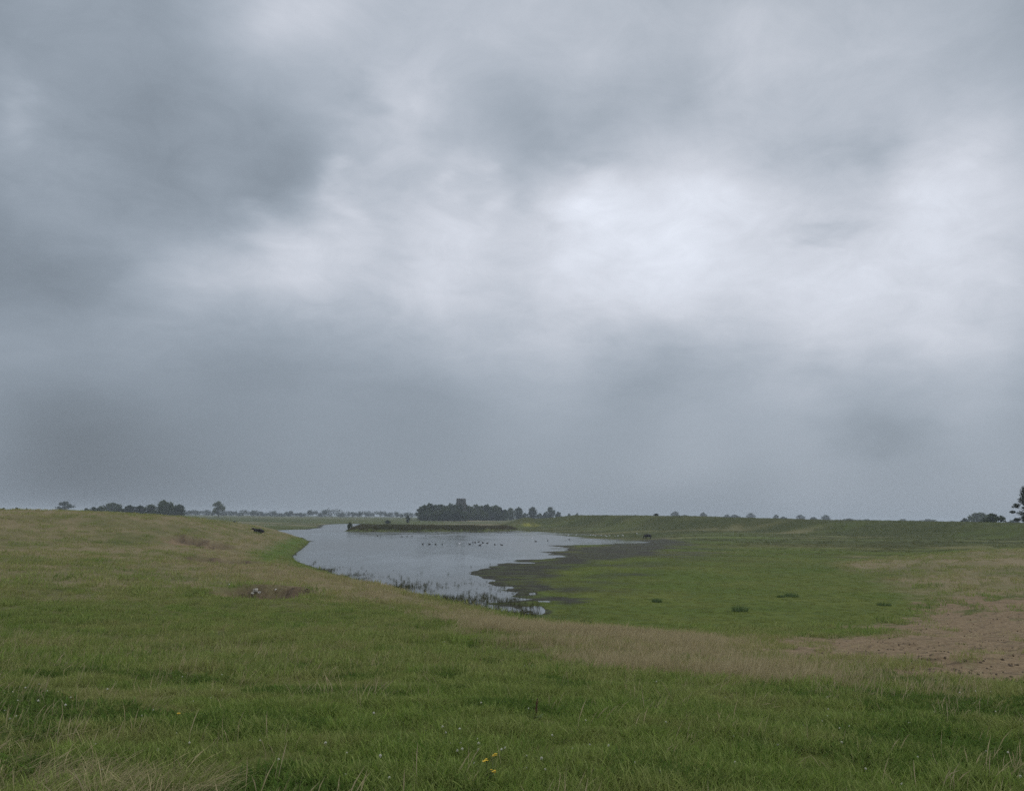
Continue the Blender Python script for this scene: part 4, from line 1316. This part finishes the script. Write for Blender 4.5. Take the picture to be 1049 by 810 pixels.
SCRAPS = [(425, 118, 9, 22), (440, 92, 5, 20), (345, 172, 10, 16), (334, 192, 8, 14), (358, 208, 7, 16), (272, 236, 12, 24), (310, 238, 8, 24), (470, 175, 7, 18), (498, 166, 8, 16),
          (455, 192, 7, 15), (502, 214, 8, 16), (540, 196, -7, 18), (520, 170, -6, 18), (480, 205, -5, 14), (400, 215, -6, 24), (385, 165, -5, 20), (560, 212, -6, 16),
          (596, 192, 7, 16), (620, 186, 7, 22), (585, 170, -8, 18), (555, 150, -6, 26), (612, 150, -6, 26), (530, 120, -2, 26), (700, 95, -6, 30), (745, 70, -4, 26),
          (385, 112, -8, 18), (368, 98, -6, 20), (290, 205, -4, 22), (262, 212, -3, 20), (318, 150, -2, 26), (235, 190, -2, 34), (350, 140, -2, 22),
          (12, 105, 8, 18), (16, 135, 6, 16), (200, 70, -4, 40), (280, 12, 5, 30), (340, 10, 4, 28), (820, 236, -10, 13), (845, 233, -11, 13), (870, 240, -9, 14),
          (905, 165, -8, 24), (890, 140, -5, 24), (930, 183, 6, 16), (770, 195, -6, 26), (740, 205, -4, 20), (800, 170, -4, 24), (690, 190, 5, 26), (960, 205, 5, 26),
          (845, 385, -7, 20), (900, 375, -5, 22), (880, 430, -7, 30), (930, 440, -5, 30), (610, 345, -7, 30), (680, 360, -6, 34), (740, 350, -4, 28), (950, 392, -4, 26)]


def settle():
    """draw the estimated levels smoothly towards the surer ones"""
    P = np.array(SKY, float); Q = np.array(FIX, float)
    def nw(px, py, X, V):
        w = 1 / (((px - X[:, 0]) ** 2 + (1.5 * (py - X[:, 1])) ** 2) / 60.0 ** 2 + 0.05) ** 1.5
        return (w * V).sum() / w.sum()
    res = np.array([q[2] - nw(q[0], q[1], P, P[:, 2]) for q in Q])
    out = [(p[0], p[1], p[2] + nw(p[0], p[1], Q, res)) for p in P]
    out = [p for p in out if min(abs(p[0] - q[0]) + abs(p[1] - q[1]) for q in Q) > 34]
    return out + [tuple(q) for q in Q]




def lin(v):
    v = v / 255.0
    return ((v + 0.055) / 1.055) ** 2.4


def build_world():
    w = bpy.data.worlds.new('World'); bpy.context.scene.world = w
    w.use_nodes = True
    nt = w.node_tree; nt.nodes.clear()
    out = N(nt, 'ShaderNodeOutputWorld'); bg = N(nt, 'ShaderNodeBackground'); bg.inputs[1].default_value = 0.1
    nt.links.new(bg.outputs[0], out.inputs[0])
    sky = N(nt, 'ShaderNodeTexSky'); sky.sky_type = 'NISHITA'; sky.sun_disc = False
    sky.sun_elevation = SUN_EL; sky.sun_rotation = SUN_AZ; sky.dust_density = 3.0
    tc = N(nt, 'ShaderNodeTexCoord'); dirv = tc.outputs['Generated']
    # soft swirl of the direction, so that cloud edges feather
    def nvec(scale, detail):
        n = N(nt, 'ShaderNodeTexNoise'); n.inputs['Scale'].default_value = scale; n.inputs['Detail'].default_value = detail
        mp = N(nt, 'ShaderNodeMapping'); mp.inputs['Scale'].default_value = (1, 1, 2.2)
        nt.links.new(dirv, mp.inputs[0]); nt.links.new(mp.outputs[0], n.inputs['Vector'])
        return n
    w1 = nvec(4.5, 6)
    sub = N(nt, 'ShaderNodeVectorMath', operation='SUBTRACT'); nt.links.new(w1.outputs['Color'], sub.inputs[0]); sub.inputs[1].default_value = (.5, .5, .5)
    sc = N(nt, 'ShaderNodeVectorMath', operation='SCALE'); nt.links.new(sub.outputs[0], sc.inputs[0]); sc.inputs['Scale'].default_value = 0.085
    ad = N(nt, 'ShaderNodeVectorMath', operation='ADD'); nt.links.new(dirv, ad.inputs[0]); nt.links.new(sc.outputs[0], ad.inputs[1])
    P = ad.outputs[0]
    # cloud-field: smooth radial blend over the whole visible half, settled to an even overcast elsewhere
    pts = np.array(settle(), float)
    D = rays(pts[:, 0], pts[:, 1])
    L = lin(pts[:, 2])
    base = 0.30
    sig = 0.095
    d2 = ((D[:, None] - D[None]) ** 2).sum(-1)
    K = np.exp(-d2 / sig ** 2)
    wts = np.linalg.solve(K + 0.02 * np.eye(len(K)), L - base)
    acc = base
    bpow = math.exp(-1 / (sig * 20) ** 2)
    for dvec, wt in zip(D, wts):
        s = N(nt, 'ShaderNodeVectorMath', operation='DISTANCE'); nt.links.new(P, s.inputs[0]); s.inputs[1].default_value = tuple(dvec)
        e = mathn(nt, 'POWER', bpow, mathn(nt, 'POWER', mathn(nt, 'MULTIPLY', s.outputs['Value'], 20.0), 2.0))
        acc = mathn(nt, 'MULTIPLY_ADD', e, float(wt), acc)
    # torn edges and small scraps of cloud, on a finer swirl
    w2 = nvec(13.0, 7)
    sub2 = N(nt, 'ShaderNodeVectorMath', operation='SUBTRACT'); nt.links.new(w2.outputs['Color'], sub2.inputs[0]); sub2.inputs[1].default_value = (.5, .5, .5)
    sc2 = N(nt, 'ShaderNodeVectorMath', operation='SCALE'); nt.links.new(sub2.outputs[0], sc2.inputs[0]); sc2.inputs['Scale'].default_value = 0.10
    ad2 = N(nt, 'ShaderNodeVectorMath', operation='ADD'); nt.links.new(dirv, ad2.inputs[0]); nt.links.new(sc2.outputs[0], ad2.inputs[1])
    for (px, py, dl, sg) in SCRAPS:
        dv = rays([px], [py])[0]; sg = sg / F
        e_ = N(nt, 'ShaderNodeVectorMath', operation='DISTANCE'); nt.links.new(ad2.outputs[0], e_.inputs[0]); e_.inputs[1].default_value = tuple(dv)
        e = mathn(nt, 'POWER', math.exp(-1 / (sg * 20) ** 2), mathn(nt, 'POWER', mathn(nt, 'MULTIPLY', e_.outputs['Value'], 20.0), 2.0))
        acc = mathn(nt, 'MULTIPLY_ADD', e, dl * 0.0078, acc)
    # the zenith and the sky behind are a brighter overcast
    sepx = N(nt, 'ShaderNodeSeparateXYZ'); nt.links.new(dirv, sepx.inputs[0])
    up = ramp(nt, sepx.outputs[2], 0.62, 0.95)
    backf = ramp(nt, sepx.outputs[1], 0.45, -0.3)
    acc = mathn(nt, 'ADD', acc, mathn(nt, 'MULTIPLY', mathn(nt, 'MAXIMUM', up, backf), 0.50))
    # layered texture of the cloud base, laid on a level ceiling so that it closes up towards the horizon
    inv = mathn(nt, 'DIVIDE', 1.0, mathn(nt, 'ADD', mathn(nt, 'MAXIMUM', sepx.outputs[2], 0.0), 0.30))
    flat = N(nt, 'ShaderNodeVectorMath', operation='SCALE'); nt.links.new(dirv, flat.inputs[0]); nt.links.new(inv, flat.inputs['Scale'])
    def cnoise(scale, detail, rough, dist):
        n = N(nt, 'ShaderNodeTexNoise'); n.inputs['Scale'].default_value = scale; n.inputs['Detail'].default_value = detail
        n.inputs['Roughness'].default_value = rough; n.inputs['Distortion'].default_value = dist
        nt.links.new(flat.outputs[0], n.inputs['Vector'])
        return mathn(nt, 'SUBTRACT', n.outputs['Fac'], 0.5)
    tex = mathn(nt, 'ADD', mathn(nt, 'MULTIPLY', cnoise(2.6, 9, 0.60, 0.8), 0.36), mathn(nt, 'MULTIPLY', cnoise(8.5, 8, 0.66, 0.7), 0.30))
    acc = mathn(nt, 'MULTIPLY', acc, mathn(nt, 'ADD', 1.0, mathn(nt, 'MULTIPLY', tex, ramp(nt, sepx.outputs[2], 0.02, 0.30))))
    # streaks and wisps
    n2 = nvec(7.0, 7); n2.inputs['Roughness'].default_value = 0.5
    n3 = nvec(2.2, 5)
    fade = ramp(nt, sepx.outputs[2], 0.02, 0.30)
    wv = mathn(nt, 'ADD', mathn(nt, 'MULTIPLY', mathn(nt, 'SUBTRACT', n2.outputs['Fac'], 0.5), 0.16), mathn(nt, 'MULTIPLY', mathn(nt, 'SUBTRACT', n3.outputs['Fac'], 0.5), 0.08))
    acc = mathn(nt, 'MULTIPLY', acc, mathn(nt, 'ADD', 1.0, mathn(nt, 'MULTIPLY', wv, mathn(nt, 'MULTIPLY_ADD', fade, 0.8, 0.2))))
    acc = mathn(nt, 'MAXIMUM', acc, 0.05)
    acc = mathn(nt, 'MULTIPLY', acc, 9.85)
    # darker cloud is bluer
    tint = mixc(nt, ramp(nt, acc, 2.4, 6.9), (0.845, 1.0, 1.18), (0.945, 1.0, 1.115))
    mul = N(nt, 'ShaderNodeVectorMath', operation='SCALE'); nt.links.new(tint, mul.inputs[0]); nt.links.new(acc, mul.inputs['Scale'])
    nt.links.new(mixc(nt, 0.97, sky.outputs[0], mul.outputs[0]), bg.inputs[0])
    w.cycles.sampling_method = 'MANUAL'; w.cycles.sample_map_resolution = 512


build_world()

HAZE = 2.6e-4
m, nt, out = mat('haze_air')
pv = N(nt, 'ShaderNodeVolumePrincipled'); pv.inputs['Color'].default_value = (0.72, 0.81, 0.88, 1); pv.inputs['Density'].default_value = HAZE
nt.links.new(pv.outputs[0], out.inputs['Volume'])
o = new_mesh('haze', *box(-4000, 4000, -4000, 4000, -1.7, 25.5), m)
tag(o, kind='stuff')

cam = bpy.data.cameras.new('camera'); co = bpy.data.objects.new('camera', cam); C.objects.link(co)
cam.sensor_width = 36.0; cam.lens = 36.0 * F / 1049.0; cam.clip_start = 0.1; cam.clip_end = 20000
co.matrix_world = Matrix.Translation(EYE) @ CAM_M.to_4x4()
S = bpy.context.scene
S.camera = co
S.render.engine = 'CYCLES'
S.cycles.use_denoising = False
S.cycles.max_bounces = 4; S.cycles.diffuse_bounces = 2; S.cycles.glossy_bounces = 2; S.cycles.transmission_bounces = 2; S.cycles.volume_bounces = 0; S.cycles.transparent_max_bounces = 4
S.view_settings.view_transform = 'Standard'; S.view_settings.look = 'None'; S.view_settings.exposure = 0.0; S.view_settings.gamma = 1.0
